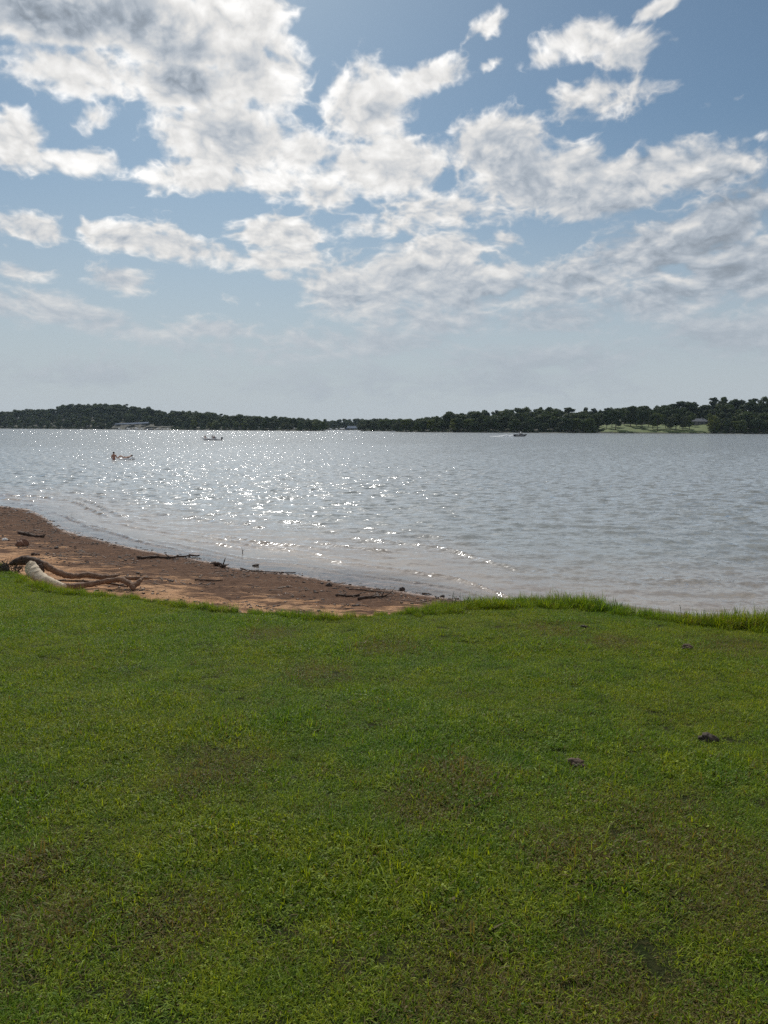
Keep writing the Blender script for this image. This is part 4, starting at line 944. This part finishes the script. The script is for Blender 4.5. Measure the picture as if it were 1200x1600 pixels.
# dark tower boat moving right with a white wake
pr = at_z(812, 682, 0); tb = empty('wakeboard_boat', (pr.x, pr.y, 0), R(4), 'dark tower boat speeding to the right and trailing a white wake', 'boat')
obj_bm('hull', hull_bm(6.0, 2.35, .78, .1, .7, .25), M_navyp, tb, True)
bm = bmesh.new(); box_bm(bm, (-.2, 1.165, .34), (3.6, .03, .10)); box_bm(bm, (-.2, -1.165, .34), (3.6, .03, .10)); obj_bm('stripe', bm, M_wh, tb)
bm = bmesh.new(); box_bm(bm, (.7, 0, 1.05), (.7, 1.7, .42), 0, .72); obj_bm('windscreen', bm, M_glass, tb)
bm = bmesh.new(); box_bm(bm, (-1.9, 0, .86), (1.5, 2.0, .28), 0, .9); obj_bm('engine_cover', bm, M_gry, tb)
bm = bmesh.new()
for s in (-1, 1):
    tube_bm(bm, [(-.7, s*1.05, .8), (.25, s*.85, 1.9), (.55, s*.8, 2.0)], .045, 8); tube_bm(bm, [(.3, s*1.05, .8), (.35, s*.85, 1.92)], .045, 8)
for x, z in ((.3, 1.95), (.55, 2.0)): tube_bm(bm, [(x, -.85, z), (x, .85, z)], .04, 8)
obj_bm('tower', bm, M_alu, tb, True)
seated((pr.x-.2, pr.y-.4, .95), R(90), M_navy, M_skin, 'driver in a dark shirt behind the windscreen of the tower boat', .0)
# its wake: broken white water
def wake():
    r = np.random.default_rng(3); n = 900; t = r.random(n)**1.3; x = pr.x-3.0-t*9.5; y = pr.y-.6+r.normal(0, .35+1.6*t, n); s = .10+.22*(1-t)*r.random(n); h = s*r.uniform(.5, 2.4, n)*(1.15-t)
    h = np.where(np.abs(t-.42) < .2, h*1.8, h); V = []
    for (i, j, k) in ((-1,-1,0),(1,-1,0),(1,1,0),(-1,1,0),(-.4,-.3,1),(.3,-.4,.8),(.4,.3,1),(-.3,.4,.9)): V.append(np.stack([x+i*s*1.6, y+j*s, k*h+.02], -1))
    V = np.stack(V, 1).reshape(-1, 3); i = np.arange(n)[:, None]*8; F = np.concatenate([i+np.array(f) for f in ((4,5,6,7),(0,1,5,4),(1,2,6,5),(2,3,7,6),(3,0,4,7))])
    o = mesh_np('wake_foam', V, F, simple_mat('foam', (.85,.87,.88), .6, .05, 3), None, True); tag(o, 'white broken water trailing behind the dark tower boat', 'wake', kind='stuff')
wake()

# ================================================================== marinas, docks, houses on the far shore
M_roof = simple_mat('grey_metal_roof', (.13,.16,.21), .95, .12, .3, spec=.03); M_deck = simple_mat('dock_boards', (.085,.08,.075), .95, .25, .6, spec=.03); M_post = simple_mat('dock_post', (.22,.21,.2), .7, .2, 1)
M_shade = simple_mat('dark_beam', (.06,.07,.08), .7, .2, 1); M_canvas = simple_mat('blue_canvas', (.06,.10,.22), .8, .2, 2)
def covered_dock(name, c, w, d, z0, z1, rz, label, nb, tilt=0.0):
    t = empty(name, (c.x, c.y, 0), rz, label, 'boat dock')
    bm = bmesh.new(); box_bm(bm, (0, 0, .35), (w*1.0, 1.8, .35)); 
    for k in range(nb): box_bm(bm, (-w/2+w*(k+.5)/nb, -d*.25, .33), (.8, d*.5, .3))
    obj_bm('deck', bm, M_deck, t)
    bm = bmesh.new(); hw, hd = w/2, d/2
    P8 = [(-hw,-hd,z0),(hw,-hd,z0),(hw,hd,z0),(-hw,hd,z0),(-hw,0,z1),(hw,0,z1)]
    vs = [bm.verts.new(p) for p in P8]+[bm.verts.new((p[0], p[1], p[2]-.25)) for p in P8]
    for f in ((0,1,5,4),(3,4,5,2),(7,6,10,11),(8,11,10,9),(0,6,7,1),(2,8,9,3),(0,4,10,6),(4,3,9,10),(1,7,11,5),(5,11,8,2)): bm.faces.new([vs[i] for i in f])
    obj_bm('roof', bm, M_roof, t).rotation_euler = (0, -tilt, 0)
    bm = bmesh.new(); box_bm(bm, (0, -hd+.2, z0-.45), (w, .25, .5)); box_bm(bm, (0, hd-.2, z0-.45), (w, .25, .5)); obj_bm('beam', bm, M_shade, t)
    for k in range(nb+1):
        for s in (-1, 1):
            bm = bmesh.new(); tube_bm(bm, [(-hw+.4+(w-.8)*k/nb, s*(hd-.2), -1), (-hw+.4+(w-.8)*k/nb, s*(hd-.2), z0-.3)], .16, 6); obj_bm('post', bm, M_post, t)
    return t
cm = at_z(207, 671.6, 0); cm = Vector((ray(207, 668).x/ray(207, 668).y*985, 985, 0))
covered_dock('covered_dock', cm, 41, 13, 7.3, 8.9, R(12), 'long covered boat dock with a grey metal roof on the left shore', 9, R(3))
def moored(px, y, L, rz, hm, label, cover=None, cabin=True, proto={}):
    u = ray(px, hor_px(px)); t = empty('moored_boat', (u.x/u.y*y, y, 0), rz, label, 'boat'); key = (hm.name, cabin)
    if key in proto:
        for ch in proto[key].children: c = ch.copy(); link(c); c.parent = t
    else:
        proto[key] = t; obj_bm('hull', hull_bm(1, .36, .17, .03, .06, .05), hm, t, True)
        if cabin: bm = bmesh.new(); box_bm(bm, (.02, 0, .22), (.42, .24, .14), 0, .8); obj_bm('cabin', bm, M_wh, t); bm = bmesh.new(); box_bm(bm, (.03, 0, .245), (.36, .235, .05), 0, .95); obj_bm('cabin_window', bm, M_glass, t)
        else: bm = bmesh.new(); box_bm(bm, (-.05, 0, .19), (.62, .26, .06), 0, .8); obj_bm('boat_cover', bm, M_canvas, t)
    t.scale = (L, L, L); t['group'] = 'boats moored along the far docks'; return t
Y0 = 955
for (px, dy, L, a, m, cb, lab) in [(186,0,8,R(100),M_wh,True,'white cabin boat under the left end of the long grey roof'),(200,2,9,R(80),M_wh,True,'white cabin boat at the dock under the left half of the grey roof'),
   (206,0,7,R(95),M_wh,False,'covered boat next to the white cabin boats under the grey roof'),(213,3,10,R(85),M_wh,True,'largest white boat in the middle of the covered dock'),(221,0,8,R(100),M_wh,True,'white cabin boat right of the largest one at the covered dock'),
   (229,2,8,R(80),M_gry,False,'grey covered boat under the right end of the long roof'),(236,-22,7,R(8),M_navyp,True,'small dark boat idling in front of the covered dock'),
   (246,4,8,R(90),M_wh,True,'white boat on the open dock right of the grey roof'),(254,3,7,R(85),M_wh,False,'blue covered boat on the open dock right of the grey roof'),(262,2,8,R(95),M_wh,True,'white boat at the right end of the open dock'),
   (504,-140,6,R(10),M_wh,True,'white boat leaving the cove past the left point')]:
    moored(px, Y0+dy, L, a, m, lab, cabin=cb)
def jetty(px0, px1, y0, y1, label, zt=.7):
    a, b = ray(px0, hor_px(px0)), ray(px1, hor_px(px1)); A, B = Vector((a.x/a.y*y0, y0, 0)), Vector((b.x/b.y*y1, y1, 0)); d = B-A; t = empty('jetty', A, math.atan2(d.y, d.x), label, 'jetty')
    bm = bmesh.new(); box_bm(bm, (d.length/2, 0, zt-.15), (d.length, 2.2, .3)); obj_bm('deck', bm, M_deck, t); n = max(2, min(9, int(d.length/6)))
    for k in range(n+1): bm = bmesh.new(); tube_bm(bm, [(d.length*k/n, -1.2, -1.2), (d.length*k/n, -1.2, zt+.9)], .16, 6); obj_bm('post', bm, M_post, t)
jetty(166, 184, 968, 968, 'low pale jetty at the left end of the covered dock'); jetty(236, 268, 962, 955, 'open floating jetty right of the covered dock')
# cove marina
uc = ray(553, 669); c2 = Vector((uc.x/uc.y*1180, 1180, 0)); covered_dock('covered_dock', c2, 20, 16, 3.0, 6.4, R(-8), 'small covered dock with a pale roof deep in the cove', 4)
jetty(512, 545, 1120, 1120, 'long pale jetty across the mouth of the cove marina', 1.0)
for i, (px, dy, L, m, cb, lab) in enumerate([(517,170,9,M_wh,True,'leftmost white boat of the cove marina'),(526,175,10,M_wh,True,'white boat second from the left in the cove marina'),(533,178,12,M_wh,True,'white cruiser left of the brightest boat in the cove'),
   (536.5,160,11,M_wh,True,'brightest tall white boat in the middle of the cove'),(541,176,9,M_gry,False,'grey covered boat beside the pale cove roof'),(561,165,9,M_wh,True,'white boat right of the pale cove roof'),(567,100,7,M_wh,False,'covered boat under the trees of the point')]):
    moored(px, Y0+dy, L, R(70+i*11), m, lab, cabin=cb)
jetty(933, 955, 612, 618, 'small wooden jetty at the left end of the clearing on the right shore', 1.0)
# swim raft at the tip of the right shore
moored(614.5, 655, 4.5, R(5), M_wh, 'small white boat at the tip of the right shore', cabin=False)
# houses
M_wall = simple_mat('pale_house_wall', (.22,.21,.20), .85, .1, .6); M_shingle = simple_mat('grey_shingles', (.16,.17,.19), .85, .2, 1.5); M_win = simple_mat('window_glass', (.05,.06,.07), .1, .1, 1, spec=.6)
def house(px, dd, w, d, h, rh, label, base=None):
    x, y = land_pt('right', px, dd); z = land_z('right', px, dd)-.3 if base is None else base; t = empty('house', (x, y, z), R(8), label, 'house')
    bm = bmesh.new(); box_bm(bm, (0,0,h/2), (w,d,h)); obj_bm('wall', bm, M_wall, t)
    bm = bmesh.new(); a, b = w/2+.6, d/2+.6; v = [bm.verts.new(p) for p in ((-a,-b,h),(a,-b,h),(a,b,h),(-a,b,h),(-a+2.5,0,h+rh),(a-2.5,0,h+rh))]
    for f in ((0,1,5,4),(1,2,5),(2,3,4,5),(3,0,4),(3,2,1,0)): bm.faces.new([v[i] for i in f])
    rf = obj_bm('roof', bm, M_shingle, t); bm = bmesh.new(); box_bm(bm, (w*.25, .5, h+rh), (.9,.9,1.6)); obj_bm('chimney', bm, M_wall, rf)
    for k in range(4): bm = bmesh.new(); box_bm(bm, (-w/2+w*(k+.5)/4, -d/2-.02, h*.55), (1.3,.08,1.3)); obj_bm('window', bm, M_win, t)
    bm = bmesh.new(); box_bm(bm, (w*.05, -d/2-.03, 1.05), (1.0,.09,2.1)); obj_bm('door', bm, M_shade, t)
house(1090, 74, 15, 8, 3.0, 2.6, 'grey roofed lake house at the top of the mown clearing')

# ================================================================== the air
HX, HY0, HY1, HZ = 2600, -60, 2600, 75
bm = bmesh.new(); box_bm(bm, (0, (HY0+HY1)/2, (HZ-6)/2), (HX*2, HY1-HY0, HZ+6))
mh, g = new_mat('haze_air'); pv = g.n.new('ShaderNodeVolumePrincipled'); pv.inputs['Density'].default_value = .000045; pv.inputs['Color'].default_value = (.62,.80,1,1); pv.inputs['Anisotropy'].default_value = .3
oo = g.n.new('ShaderNodeOutputMaterial'); g.l.new(pv.outputs[0], oo.inputs['Volume'])
ho = obj_bm('haze', bm, mh); tag(ho, 'thin blue summer haze over the lake', 'haze', kind='stuff')
